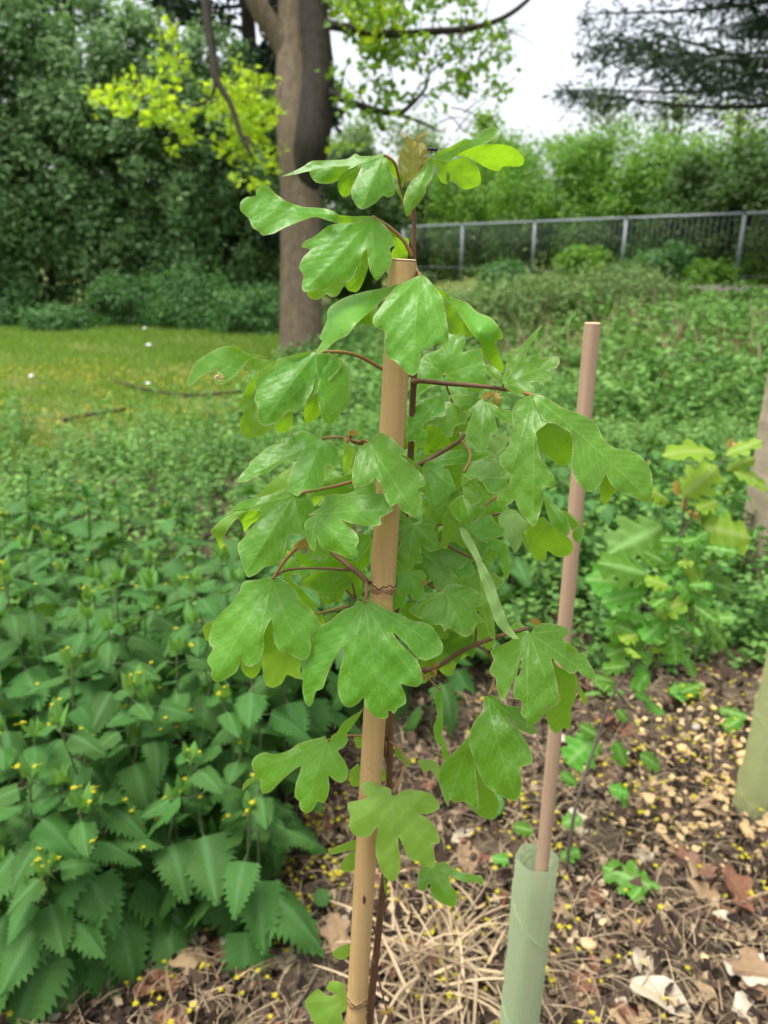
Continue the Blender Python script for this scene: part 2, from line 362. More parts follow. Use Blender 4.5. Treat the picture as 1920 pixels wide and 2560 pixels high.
for i, (x, d, top, w, n, lab) in enumerate([
        (760, 30, 285, 1.8, 2600, 'pale distant tree just right of the big trunk'), (905, 34, 255, 2.2, 2600, 'pale distant tree behind the bud of the sapling'),
        (1060, 27, 262, 1.5, 2400, 'light green distant tree rising left of the bright gap of sky'), (1330, 30, 210, 1.6, 700, 'thin sparse distant tree in the middle of the open sky'),
        (1480, 31, 195, 1.9, 1300, 'sparse distant tree below the dark conifer'), (1610, 28, 235, 1.7, 1500, 'sparse distant tree at the right edge above the hedge')]):
    p = Vector(fp(x, top, d)); g0 = float(gz(p.x, p.y))
    far_tree(p.x, p.y, p.z - g0, w, n, 40 + i, lab, 'far' if i in (0, 1, 3, 4) else 'treeleaf', .2, 'distant trees beyond the hedge')
hedge = [(955, 22, 352, 1.5, 'hedge_dark', 'dark green hedge bush just right of the sapling tip'), (1070, 20.5, 300, 1.8, 'hedge', 'yellowish green hedge bush with a tall round top'),
         (1210, 18.8, 315, 1.8, 'hedge', 'bright green hedge bush left of the hedge gap in the sky'), (1340, 17.4, 282, 1.9, 'hedge', 'bright green hedge bush, tallest behind the railing'),
         (1475, 16.4, 305, 1.6, 'hedge', 'soft green hedge bush between bright and dark hedge'), (1590, 15, 315, 1.5, 'hedge_dark', 'dark brownish green hedge bush by the right edge'),
         (1740, 14.6, 290, 1.7, 'hedge_dark', 'dark hedge bush running out of the right edge'), (1960, 14, 290, 2.0, 'hedge_dark', 'dark hedge bush outside the right edge'), (2240, 13, 280, 2.2, 'hedge', 'green hedge bush farthest outside the right edge')]
for i, (x, d, top, w, mt, lab) in enumerate(hedge):
    p = Vector(fp(x, top, d)); g0 = float(gz(p.x, p.y)); h = p.z - g0
    shrub('hedge_bush', lab, (p.x, p.y, g0 + h * .5), (w, 1.0, h * .52), 12000, .115, mt, 60 + i, 'hedge', 'hedge behind the railing', .13, 150)

# ------------------------------------------------------------------ railing
t = thing('railing', fence_pt(0, .66), 'long grey metal railing with thin dark bars below the hedge', 'fence')
ZT = 1.84
for k in range(-3, 8):
    a = fence_pt(k, 0); a.z = float(gz(a.x, a.y)) - .02
    V, F = tube_geo([a, fence_pt(k, ZT - .03)], .036, 8); mesh_np('post', V, F, M['steel'], t)
    V, F = tube_geo([fence_pt(k + .01, ZT), fence_pt(k + .99, ZT)], .026, 8); mesh_np('rail', V, F, M['steel'], t)
    parts = [tube_geo([fence_pt(k + q, .8), fence_pt(k + q, ZT - .02)], .0085, 5) for q in np.linspace(.06, .94, 19)]
    parts.append(tube_geo([fence_pt(k + .01, .79), fence_pt(k + .99, .79)], .016, 6))
    V, F = join(parts); mesh_np('bar_panel', V, F, M['bars'], t)
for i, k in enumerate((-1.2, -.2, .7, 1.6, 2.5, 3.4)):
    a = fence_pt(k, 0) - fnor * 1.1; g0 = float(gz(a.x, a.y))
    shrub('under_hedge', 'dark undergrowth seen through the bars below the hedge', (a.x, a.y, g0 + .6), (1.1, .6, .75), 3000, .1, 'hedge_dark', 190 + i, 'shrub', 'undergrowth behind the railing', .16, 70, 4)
for i, (x, y, d, w, h, mt, lab) in enumerate([
        (900, 560, 21.0, .6, .5, 'shrub', 'dark shrub hiding the far end of the railing'), (1085, 575, 15.4, .6, .5, 'shrub_light', 'light green shrub against the railing, left of two posts'),
        (1265, 560, 15.4, .75, .7, 'hedge', 'leafy shrub climbing through the middle railing bay'), (1440, 575, 13.9, .7, .8, 'shrub_light', 'pale leafy shrub growing through the railing left of the near post'),
        (1535, 585, 13.3, .45, .45, 'hedge', 'low shrub in front of the railing beside the near post'), (1660, 565, 13.3, .5, .7, 'hedge', 'shrub by the railing at the right edge'),
        (1370, 585, 14.6, .5, .4, 'shrub_light', 'low pale bush at the foot of the middle railing post')]):
    p = Vector(fp(x, y, d)); g0 = float(gz(p.x, p.y))
    shrub('railing_shrub', lab, (p.x, p.y, g0 + h * .4), (w * .8, .4, h * .45), 1700, .1, mt, 80 + i, 'shrub', 'shrubs along the railing', .15, 50, 3)

for i, (x, y, d, w, h, lab) in enumerate([(960, 600, 8.2, .75, .5, 'tangled weed mound right of the cane top, left end of the bank'), (1090, 605, 8.4, .8, .52, 'tangled weed mound in the middle of the bank'), (1230, 615, 8.8, .8, .42, 'tangled weed mound below the middle railing posts'), (1350, 640, 9.2, .7, .3, 'low tangled weed mound left of the path')]):
    p = Vector(fp(x, y, d)); g0 = float(gz(p.x, p.y))
    shrub('weed_mound', lab, (p.x, p.y, g0 + h * .5), (w, .6, h * .75), 3600, .06, 'tangle', 170 + i, 'weeds', 'tangled weed mounds on the bank', .16, 80, 8)
# ------------------------------------------------------------------ left wood edge
left = [(-60, 13.2, 1.7, 2.6, 0, 'shrub', 'tall dark green shrub at the left edge of the lawn'), (75, 13.6, 1.7, 3.1, 0, 'shrub', 'tall grey green shrub, second from the left edge'),
        (225, 13.8, 1.6, 2.9, 0, 'shrub', 'tall dense shrub left of the lime green boughs'), (360, 13.8, 1.6, 2.6, 0, 'shrub', 'dark shrub behind the hanging lime green boughs'),
        (490, 14.2, 1.6, 2.5, 0, 'shrub', 'dark shrub just left of the big trunk'), (620, 15, 1.7, 2.3, 0, 'shrub', 'shaded shrub mass behind the big trunk'),
        (-240, 13.5, 1.8, 2.8, 0, 'shrub', 'dark shrub running out of the left edge'), (-480, 13.5, 2.4, 2.6, 0, 'shrub', 'dark shrub well outside the left edge'), (-820, 13, 2.6, 2.8, 0, 'shrub', 'dark shrub farthest outside the left edge'), (770, 17, 1.5, 1.7, 0, 'hedge_dark', 'low dark bush right of the big trunk'), (870, 23, 1.5, 1.6, 0, 'shrub', 'blue dark bush left of the railing end')]
for i, (x, d, w, h, o, mt, lab) in enumerate(left):
    p = Vector(fp(x, 560, d)); g0 = float(gz(p.x, p.y))
    shrub('shrub', lab, (p.x, p.y, g0 + h * .95), (w * .72, 1.15, h), 21000 if i < 5 else 12000, .115, mt, 100 + i, 'shrub', 'shrubs of the wood edge', .075, 200 if i < 5 else 130, 9)
for i, (x, y, d, w, h, lab) in enumerate([(120, 665, 12.2, .6, .2, 'low dark bramble at the lawn edge, furthest left'), (280, 645, 12.7, .75, .55, 'low bramble at the lawn edge below the grey green shrub'),
        (420, 640, 12.2, .7, .62, 'arching pale bramble left of the big trunk'), (540, 650, 11.6, .7, .42, 'arching pale bramble touching the big trunk'), (10, 670, 12.8, .5, .4, 'low bramble at the left edge of the lawn')]):
    p = Vector(fp(x, y, d)); g0 = float(gz(p.x, p.y))
    shrub('bramble', lab, (p.x, p.y, g0 + h * .6), (w, .5, h), 3200, .075, 'shrub_light', 130 + i, 'shrub', 'brambles at the lawn edge', .15, 70, 7)
# dark evergreens standing behind the shrubs
def conifer(x, y, h, w, n, seed, label, z0=.1, mat='conifer', droop=.25, leaf=.16, nb=46, thick=.2, asp=.32):
    rng = np.random.default_rng(seed); rr = random.Random(seed); g0 = float(gz(x, y)); base = Vector((x, y, g0))
    t = thing('conifer', base, label, 'tree', 'dark conifers'); top = base + Vector((0, 0, h))
    V, F = tube_geo([base, base.lerp(top, .5), top], [thick, thick * .7, .03], 9); mesh_np('trunk', V, F, M['bark_dark'], t)
    parts, pts, ax = [], [], []
    for i in range(nb):
        f = z0 + (1 - z0) * (i + rr.random()) / nb; p0 = base.lerp(top, f); a = i * 2.4 + rr.uniform(-.3, .3); L = w * (1.05 - f * .75) * rr.uniform(.75, 1.1)
        e = p0 + Vector((math.cos(a) * L, math.sin(a) * L, L * rr.uniform(-.05, .22))); mid = (p0 + e) / 2 + Vector((0, 0, -droop * L * .3))
        sp = spline([p0, mid, e], 6); parts.append(tube_geo(sp, np.linspace(.05, .008, len(sp)), 5)); dirv = (e - p0).normalized()
        m_ = n // nb; q = rng.uniform(.15, 1, m_) ** .8 * (len(sp) - 1); j = np.minimum(q.astype(int), len(sp) - 2); fr = (q - j)[:, None]; spa = np.array(sp)
        c = spa[j] * (1 - fr) + spa[j + 1] * fr; side = np.array((-dirv.y, dirv.x, 0)); off = rng.uniform(-1, 1, m_)[:, None] * side * (.28 * L * (1.1 - q[:, None] / len(sp)))
        pts.append(c + off + rng.standard_normal((m_, 3)) * .06 - np.abs(rng.standard_normal((m_, 1))) * np.array((0, 0, 1)) * .13); ax.append(np.tile(np.array(dirv), (m_, 1)) * .8 + off * .4)
    Vs, Fs = join(parts); mesh_np('branches', Vs, Fs, M['bark_dark'], t)
    V, F, r = kites(np.concatenate(pts), leaf, rng, .4, .35, asp, axis=np.concatenate(ax)); mesh_np('crown', V, F, M[mat], t, {'rnd': r}, smooth=False)
    return t
conifer(-2.6, 16.5, 10.5, 2.6, 14000, 150, 'dark conifer behind the shrubs, above the lime green boughs', leaf=.24)
conifer(-6.4, 17.5, 10, 2.6, 9000, 151, 'dark conifer behind the shrubs at the left edge', leaf=.24)
p = Vector(fp(1960, 250, 9.6)); conifer(p.x, p.y, 9.0, 5.5, 130000, 152, 'big dark conifer reaching in at the top right corner', .27, leaf=.125, nb=190, droop=.15, asp=.24)

# ------------------------------------------------------------------ the big maple
tb = GP(*ph('F', 652, 790)); t = thing('maple_tree', tb, 'big brown maple trunk forking into limbs beside the lawn', 'tree'); DT = 9.0
rr = random.Random(5)
def tp(x, y, d=DT): return Vector(fp(x, y, d))
def rpx(px, d=DT): return px * .5 * d / 1603
tube('trunk', [tp(652, 840), tp(651, 760), tp(650, 600), tp(650, 420), tp(648, 330), tp(640, 220), tp(634, 100), tp(636, -40), tp(632, -300)],
     [rpx(112), rpx(98), rpx(88), rpx(88), rpx(98), rpx(92), rpx(72), rpx(66), rpx(56)], M['bark'], t, 20, 8, .012, rr)
dl = DT - .22
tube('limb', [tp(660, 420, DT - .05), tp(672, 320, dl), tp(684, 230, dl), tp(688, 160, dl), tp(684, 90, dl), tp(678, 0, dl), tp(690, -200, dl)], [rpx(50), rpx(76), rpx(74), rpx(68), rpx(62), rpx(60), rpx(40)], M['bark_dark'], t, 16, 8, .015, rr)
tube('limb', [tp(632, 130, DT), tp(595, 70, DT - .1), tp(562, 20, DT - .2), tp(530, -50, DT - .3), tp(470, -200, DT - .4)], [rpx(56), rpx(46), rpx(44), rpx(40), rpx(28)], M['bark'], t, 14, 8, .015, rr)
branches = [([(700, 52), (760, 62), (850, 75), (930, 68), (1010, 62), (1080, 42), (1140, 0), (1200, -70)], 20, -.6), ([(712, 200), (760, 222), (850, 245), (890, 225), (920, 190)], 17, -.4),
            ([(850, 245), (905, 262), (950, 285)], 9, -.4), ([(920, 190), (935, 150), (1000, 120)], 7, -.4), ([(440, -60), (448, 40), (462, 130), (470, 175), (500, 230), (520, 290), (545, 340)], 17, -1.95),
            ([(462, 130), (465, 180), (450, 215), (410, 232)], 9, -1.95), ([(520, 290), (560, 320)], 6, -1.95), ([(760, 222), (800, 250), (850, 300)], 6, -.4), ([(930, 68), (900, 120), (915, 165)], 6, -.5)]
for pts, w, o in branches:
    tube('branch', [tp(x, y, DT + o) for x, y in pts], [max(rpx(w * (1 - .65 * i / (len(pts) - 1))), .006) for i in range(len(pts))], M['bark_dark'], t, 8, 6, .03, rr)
def inpoly(poly, pts):
    x, y = pts[:, 0], pts[:, 1]; c = np.zeros(len(pts), bool); n_ = len(poly); j = n_ - 1
    for i in range(n_):
        xi, yi = poly[i]; xj, yj = poly[j]
        if yi != yj: c ^= ((yi > y) != (yj > y)) & (x < (xj - xi) * (y - yi) / (yj - yi) + xi)
        j = i
    return c
def canopy(name, poly, ncl, nleaf, d, dd, mat, seed, leaf, spread, parent):
    rng = np.random.default_rng(seed); po = np.array(poly, float); lo, hi = po.min(0), po.max(0); q = rng.uniform(lo, hi, (ncl * 6, 2)); q = q[inpoly(po, q)][:ncl]
    C = np.array([fp(a, b, d + rng.uniform(-dd, dd)) for a, b in q]); k = rng.integers(0, len(C), nleaf)
    pts = C[k] + rng.standard_normal((nleaf, 3)) * spread * np.array((1, 1, .6)); sh = rng.uniform(0, 1, len(C))
    V, F, r = kites(pts, leaf, rng, .7, .4, .85, np.clip(sh[k] * .6 + rng.uniform(0, .4, nleaf), 0, 1)); mesh_np(name, V, F, M[mat], parent, {'rnd': r}, smooth=False)
    parts = []
    for c in C[::2]:
        e = Vector(c); s0 = e + Vector((rng.uniform(-.25, .25), rng.uniform(-.2, .2), rng.uniform(.1, .4))); parts.append(tube_geo([s0, (s0 + e) / 2 + Vector((.03, 0, -.03)), e], [.006, .005, .003], 4))
    Vs, Fs = join(parts); tag(mesh_np('twigs', Vs, Fs, M['bark_dark'], parent), kind='stuff')
canopy('foliage', [(205, 215), (230, 185), (300, 150), (355, 150), (345, 110), (360, 45), (395, 80), (430, 150), (500, 170), (590, 150), (590, 400), (560, 400), (500, 405), (480, 350), (440, 350), (430, 300), (340, 330), (330, 260), (270, 240), (215, 260)], 50, 760, DT - 1.5, .35, 'lime', 201, .08, .075, t)
canopy('foliage', [(500, 130), (590, 150), (590, 330), (520, 330), (500, 200)], 30, 420, DT - .9, .3, 'lime', 202, .08, .085, t)
canopy('foliage', [(715, -30), (1020, -30), (1110, 60), (1125, 110), (1060, 200), (900, 240), (730, 330), (715, 200)], 95, 1700, DT - .5, .7, 'treeleaf', 203, .082, .075, t)
canopy('foliage', [(715, -40), (860, -40), (900, 40), (820, 120), (715, 60)], 30, 700, DT - .3, .5, 'lime', 204, .08, .09, t)
canopy('foliage', [(-200, -420), (1300, -420), (1200, -160), (700, -120), (100, -160)], 200, 3600, DT - .3, 1.5, 'treeleaf', 205, .09, .2, t)
rng = np.random.default_rng(77)
parts = []
for i in range(42):
    a = (rng.uniform(720, 1080), rng.uniform(60, 330)); e = (a[0] + rng.uniform(-60, 110), a[1] + rng.uniform(-70, 40)); d = DT - .5 + rng.uniform(-.5, .5)
    parts.append(tube_geo(spline([tp(*a, d), (tp(*a, d) + tp(*e, d)) / 2 + Vector((0, 0, .05)), tp(*e, d + .2)], 4), np.linspace(.009, .003, 9), 4))
Vs, Fs = join(parts); tag(mesh_np('twigs', Vs, Fs, M['bark_dark'], t), kind='stuff')

# ------------------------------------------------------------------ ground cover, grass, petals (uncountable)
def cover(name, region, n, hmin, hmax, leaf, mat, seed, per=9, dens=None):
    """low weeds: upright stalks with leaves spread along them"""
    rng = np.random.default_rng(seed); x0, x1, y0, y1 = region; m_ = n // per
    x = rng.uniform(x0, x1, m_ * 3); y = y0 + (y1 - y0) * rng.uniform(0, 1, m_ * 3) ** 1.1
    if dens is not None: keep = rng.uniform(0, 1, len(x)) < dens(x, y); x, y = x[keep], y[keep]
    x, y = x[:m_], y[:m_]; m_ = len(x)
    hh = rng.uniform(hmin, hmax, m_) * (.65 + .35 * np.sin(x * 2.3 + 1.1 * np.sin(y * 1.9)) * np.sin(y * 2.6 + 1)); hh = np.maximum(hh, .05)
    f = np.tile(np.linspace(.25, 1, per), m_); X = np.repeat(x, per); Y = np.repeat(y, per); Hh = np.repeat(hh, per); N = len(X)
    a = rng.uniform(0, 6.28, N); rad = leaf * (.9 - .55 * f)
    pts = np.stack([X + np.cos(a) * rad * .3, Y + np.sin(a) * rad * .3, gz(X, Y) + Hh * f], 1)
    axis = np.stack([np.cos(a), np.sin(a), -.25 + .3 * f], 1) * 1.6
    r = np.clip(np.repeat(rng.uniform(0, .7, m_), per) + rng.uniform(0, .3, N), 0, 1)
    V, F, r = kites(pts, leaf, rng, 1.3, .1, .62, r, axis=axis); return tag(mesh_np(name, V, F, M[mat], None, {'rnd': r}, smooth=False), kind='stuff')
def not_lawn(x, y): return np.where(x > -.3 + .25 * np.sin(y * 2), 1.0, np.clip(1 - sstep(4.1, 5.9, y + .4 * np.sin(x * 2.2) + .2 * np.sin(x * 5.1)), .06, 1))
tag(cover('ground_cover', (-4.2, 4.2, 2.0, 5.8), 130000, .08, .44, .034, 'cover', 301, 18, not_lawn), 'mixed low green weeds spreading behind the nettles')
tag(cover('ground_cover', (-1.2, 8.5, 5.4, 13.6), 60000, .1, .42, .07, 'cover', 302, 10, lambda x, y: np.where((x > 3.1) & (y > 9.6), .0, 1.0)), 'tall green weeds rising over the bank on the right')
def patches(x, y): return not_lawn(x, y) * (np.sin(x * 1.9 + 1.3 * np.sin(y * 1.1)) * np.sin(y * 2.3 + .7) > .25)
tag(cover('cleavers_patch', (-4.2, 4.2, 2.2, 8.0), 26000, .12, .5, .03, 'cleavers', 303, 20, patches), 'brighter patches of fine leaved cleavers among the weeds')
def grass(name, region, n, h, seed, mat='grass', dens=None):
    rng = np.random.default_rng(seed); x0, x1, y0, y1 = region; x = rng.uniform(x0, x1, n); y = rng.uniform(y0, y1, n)
    if dens is not None: k = rng.uniform(0, 1, n) < dens(x, y); x, y = x[k], y[k]
    n = len(x); a = rng.uniform(0, 6.28, n); hh = h * rng.uniform(.5, 1.3, n); w = .006 + .0006 * y; b = np.stack([x, y, gz(x, y)], 1); s = np.stack([np.cos(a), np.sin(a), 0 * a], 1) * w[:, None]
    tip = b + np.stack([rng.uniform(-.5, .5, n) * hh, rng.uniform(-.5, .5, n) * hh, hh], 1); V = np.stack([b - s, b + s, tip], 1).reshape(-1, 3); F = np.arange(n * 3).reshape(-1, 3)
    return tag(mesh_np(name, V, F, M[mat], None, {'rnd': np.repeat(rng.uniform(0, 1, n), 3)}, smooth=False), kind='stuff')
tag(grass('lawn_grass', (-9, .6, 4.2, 13.2), 100000, .055, 310, 'grass', lambda x, y: np.clip(.75 + .6 * np.sin(x * 2.1 + np.sin(y * 1.3)) * np.sin(y * 2.4 + x), .12, 1)), 'short mossy lawn grass left of the big trunk')
tag(grass('bank_grass', (0, 7, 6.5, 12.4), 9000, .34, 311, 'straw', lambda x, y: np.where((x > 3.2) & (y > 8), 0, .35 * (1 - sstep(9, 11.5, y)))), 'dry pale grass stalks among weeds on the bank')

# ------------------------------------------------------------------ leaf shapes
def mat_leaf_grid(rows, half, veins_each=2, fold=.25, droop=.5, quilt=.02, teeth=None, cols=4, wave=0, seed=0):
    """leaf along +Y (length 1), half(u) = half width; teeth(u, side) shifts the margin; returns V, F, vein, edge"""
    V, vn, ed = [], [], []; rs = random.Random(seed)
    for i in range(rows + 1):
        u = i / rows
        for s in range(-cols, cols + 1):
            f = abs(s) / cols; w = half(u); uu = u
            if abs(s) == cols and teeth: w, uu = teeth(i, u, w)
            x = (s / cols) * w; yy = uu + f * f * .0
            sv = 0.0
            if veins_each and s != 0:
                k = ((u - f * .16) * rows / veins_each) % 1.0; sv = .28 if (k < .26 or k > .9) else 0
            z = -fold * abs(x) * (1 if fold > 0 else 1) - droop * u * u * .5 + quilt * math.sin(k * 6.28 if s else 0) * f * (1 - f) * 2 + wave * math.sin(u * 9 + s) * f
            V.append((x, yy, z)); vn.append(1.0 if s == 0 else sv); ed.append(1.0 if abs(s) == cols else 0)
    n = 2 * cols + 1; F = [(i * n + k, i * n + k + 1, (i + 1) * n + k + 1, (i + 1) * n + k) for i in range(rows) for k in range(n - 1)]
    return V, F, vn, ed
def nettle_half(u): return max(.0, .36 * (math.sin(math.pi * min(1, (u * .86 + .14)) ** .62) ** .85)) if u < .999 else 0.004
def nettle_teeth(i, u, w):
    return (w * ((1.13 + .07 * math.sin(i * 2.3)) if i % 2 else .83) + (.016 if i % 2 else 0) if 0 < u < 1 else w, u + ((.034 + .012 * math.sin(i * 1.7)) if i % 2 else -.01) if 0 < u < 1 else u)
def jag(sd):
    q = random.Random(sd); J = [q.uniform(-1, 1) for _ in range(60)]
    def f(i, u, w):
        if not 0 < u < 1: return w, u
        fall = 1 - .35 * u
        return (w * (1.12 + .10 * J[i]) + .016 * fall, u + .034 + .018 * J[i + 1]) if i % 2 else (w * (.84 + .06 * J[i]), u - .01 + .012 * J[i + 2])
    return f
def leaf_mesh(name, mat, **k):
    V, F, v, e = mat_leaf_grid(**k); return mesh_np(name, V, F, M[mat], None, {'vein': v, 'edge': e, 'rnd': [.5] * len(V)}, link=False)
NL = [leaf_mesh('nettle_leaf', 'nettle', rows=22, half=nettle_half, fold=f, droop=dr, quilt=.02, teeth=jag(i), seed=i, wave=.014 + .006 * i) for i, (f, dr) in enumerate([(.25, .5), (.12, .8), (.35, .3), (.18, 1.1), (.45, .7)])]
NT = leaf_mesh('nettle_young_leaf', 'nettle_top', rows=20, half=lambda u: nettle_half(u) * .8, fold=.5, droop=.1, quilt=.02, teeth=nettle_teeth)
def frame(base, axis, up):
    """matrix taking leaf +Y to axis and +Z near up"""
    y = Vector(axis).normalized(); x = y.cross(Vector(up)); x = x.normalized() if x.length > 1e-4 else Vector((1, 0, 0)); z = x.cross(y)
    return Matrix(((x.x, y.x, z.x, base[0]), (x.y, y.y, z.y, base[1]), (x.z, y.z, z.z, base[2]), (0, 0, 0, 1)))
def nettle_layout(h, rs, lean):
    """list of (young, base, axis, size); stem points"""
    out = []; stem = [Vector((lean[0] * q * q, lean[1] * q * q, h * q)) for q in (0, .25, .5, .75, 1)]
    n = max(4, int(h / .07)); a0 = rs.uniform(0, 6.28)
    for i in range(n):
        q = .22 + .72 * i / (n - 1); b = Vector((lean[0] * q * q, lean[1] * q * q, h * q)); size = .13 * (1 - .55 * max(0, q - .45) / .5) * rs.uniform(.85, 1.15) * (.75 + .25 * min(1, q / .4))
        for s in (0, math.pi):
            a = a0 + i * 1.57 + s + rs.uniform(-.35, .35); dr = -.95 + .95 * q + rs.uniform(-.3, .2); ax = Vector((math.cos(a), math.sin(a), dr))
            out.append((0, b + Vector((math.cos(a), math.sin(a), .15)) * size * .3, ax, size))
    top = stem[-1]
    for k in range(4):
        a = a0 + k * 1.57 + .6; out.append((1, top + Vector((0, 0, -.004 * k)), Vector((math.cos(a) * (.25 + .25 * (k > 1)), math.sin(a) * (.25 + .25 * (k > 1)), 1)), (.04 if k > 1 else .032) * rs.uniform(.8, 1.3)))
    return out, stem
def nettle(loc, h, seed, label, group, lean=None):
    rs = random.Random(seed); lean = lean or (rs.uniform(-.06, .06), rs.uniform(-.06, .06)); out, stem = nettle_layout(h, rs, lean)
    t = thing('nettle', loc, label, 'nettle', group); pet = []
    for y, b, ax, size in out:
        if not y: st = Vector((lean[0] * (b.z / h) ** 2, lean[1] * (b.z / h) ** 2, b.z - .15 * size * .3)); pet.append(tube_geo([st, b], .0011, 5))
    V, F = join([tube_geo(spline(stem, 3), np.linspace(.0032, .0016, 13), 7)] + pet); o = mesh_np('stem', V, F, M['nettle_stem']); o.parent = t
    for y, b, ax, size in out:
        o = D.objects.new('leaf', NT if y else rs.choice(NL)); COL.objects.link(o); o.parent = t
        o.matrix_local = frame(b, ax, (rs.uniform(-.25, .25), rs.uniform(-.25, .25), 1) if not y else (-ax.x, -ax.y, .3)) @ Matrix.Diagonal((size * rs.uniform(.9, 1.15), size, size, 1))
    return t
GN = 'stinging nettles at the front of the patch'
near = [('L', 470, 1235, 1.03, 'big nettle at the front left with a bright pointed tip'), ('L', 1240, 1110, 1.06, 'nettle leaning right over the leaf litter, nearest the canes'),
        ('L', 1010, 740, 1.12, 'nettle in the middle of the front row dotted with yellow flowers'), ('L', 430, 590, 1.1, 'nettle with a bright tip behind the big front left one'),
        ('L', 770, 505, 1.2, 'nettle with a bright upright tip in the second row'), ('L', 1235, 560, 1.22, 'nettle beside the lowest left leaves of the sapling'), ('L', 60, 900, 1.02, 'nettle cut by the left edge of the picture, second row')]
for i, (z, x, y, hd, lab) in enumerate(near):
    a = PH(*ph(z, x, y), hd); nettle((a.x, a.y, 0), max(.2, a.z), 500 + i, lab, None)
for i, (z, x, y, hd) in enumerate([('L', 150, 1260, 1.0), ('L', 480, 1400, 1.06), ('L', 230, 1380, 1.05), ('L', 760, 1020, 1.2), ('L', 620, 1330, 1.1), ('L', 1120, 860, 1.3), ('L', 60, 620, 1.3), ('L', 240, 860, 1.2), ('L', 590, 760, 1.3), ('L', 880, 960, 1.28), ('L', 1000, 1200, 1.22), ('L', 90, 1420, 1.04), ('L', 330, 1560, 1.03), ('L', 560, 1640, 1.07), ('L', 690, 1560, 1.08), ('L', 430, 1480, 1.05), ('L', 880, 1400, 1.1), ('L', 1120, 1330, 1.12), ('L', 330, 1380, 1.0), ('L', 30, 1420, 1.0), ('L', 1300, 980, 1.2), ('L', 700, 1180, 1.13), ('L', 540, 960, 1.2), ('L', 130, 1040, 1.1), ('L', 380, 1010, 1.15), ('L', 20, 760, 1.25), ('L', 10, 1180, 1.05), ('L', 60, 480, 1.4), ('L', 200, 420, 1.45), ('L', 330, 700, 1.35)]):
    a = PH(*ph(z, x, y), hd * (.9 if y < 1100 else 1)); nettle((a.x, a.y, 0), max(.16, a.z), 520 + i, 'dark green nettle crowded among its neighbours at the front', GN)
rs = random.Random(9); placed = []
def free(x, y, r):
    if any((x - a) ** 2 + (y - b) ** 2 < r * r for a, b in placed): return False
    placed.append((x, y)); return True
k = 0
while k < 56:
    x = rs.uniform(-1.4, .05); y = rs.uniform(1.2, 2.15)
    if abs(x) > .62 * y + .12 or (x > -.16 and y < 1.75) or not free(x, y, .085): continue
    nettle((x, y, 0), rs.uniform(.48, .62) if y < 1.65 else rs.uniform(.36, .48), 600 + k, 'green nettle in the middle rows of the patch', 'stinging nettles in the middle rows'); k += 1
# further nettles: one mesh each, four shapes shared
protos = []
for i in range(5):
    r2 = random.Random(700 + i); out, stem = nettle_layout(.45, r2, (r2.uniform(-.06, .06), r2.uniform(-.06, .06))); Vs, Fs, vn, rn = [], [], [], []
    low, lf, lv, le = mat_leaf_grid(rows=8, half=nettle_half, veins_each=2, fold=.25, droop=.5, quilt=.03, cols=1, teeth=nettle_teeth)
    for y, b, ax, size in out:
        mt = frame(b, ax, (r2.uniform(-.3, .3), r2.uniform(-.3, .3), 1)) @ Matrix.Scale(size * 1.1, 4); o0 = len(Vs)
        Vs += [mt @ Vector(v) for v in low]; Fs += [tuple(j + o0 for j in f) for f in lf]; vn += [q * .5 for q in lv]; rn += [r2.uniform(.2, .7) + (.3 if y else 0)] * len(low)
    v2, f2 = tube_geo(spline(stem, 2), .003, 5); o0 = len(Vs); Vs += v2; Fs += [tuple(j + o0 for j in f) for f in f2]; vn += [.5] * len(v2); rn += [.5] * len(v2)
    protos.append(mesh_np('nettle_far', Vs, Fs, M['nettle'], None, {'vein': vn, 'edge': [0] * len(Vs), 'rnd': rn}, link=False))
def far_nettle(x, y, s, label, group):
    o = D.objects.new('nettle', rs.choice(protos)); COL.objects.link(o); o.location = (x, y, float(gz(x, y))); o.rotation_euler = (rs.uniform(-.12, .12), rs.uniform(-.12, .12), rs.uniform(0, 6.28)); o.scale = (s, s, s)
    return tag(o, label, 'nettle', group)
k = 0
while k < 30:
    x = rs.uniform(-1.7, .2); y = rs.uniform(2.15, 2.6)
    if abs(x) > .6 * y + .1 or not free(x, y, .1): continue
    far_nettle(x, y, rs.uniform(.75, 1.15), 'blurred nettle in the back rows on the left', 'stinging nettles in the back rows'); k += 1
k = 0
while k < 75:
    x = rs.uniform(.1, 1.75); y = rs.uniform(2.35, 3.5)
    if x > .52 * y + .15 or y < 2.3 + .22 * max(0, x - .5) or not free(x, y, .1): continue
    far_nettle(x, y, rs.uniform(.7, 1.0), 'blurred nettle behind the sapling and the second cane', 'stinging nettles behind the canes'); k += 1
for i, (x, y) in enumerate([(.13, 1.72), (.02, 1.85), (.2, 1.95), (.1, 2.05), (.3, 2.15), (.42, 2.2)]):
    nettle((x, y, 0), rs.uniform(.3, .4), 800 + i, 'nettle in the gap between the bamboo cane and second cane', 'stinging nettles between the canes')
for i, (x, y) in enumerate([(1.2, 2.28), (1.32, 2.2), (1.25, 2.4), (1.42, 2.35), (1.1, 2.45)]):
    nettle((x, y, 0), rs.uniform(.22, .32), 820 + i, 'small dark nettle at the foot of the concrete post', 'stinging nettles by the post')

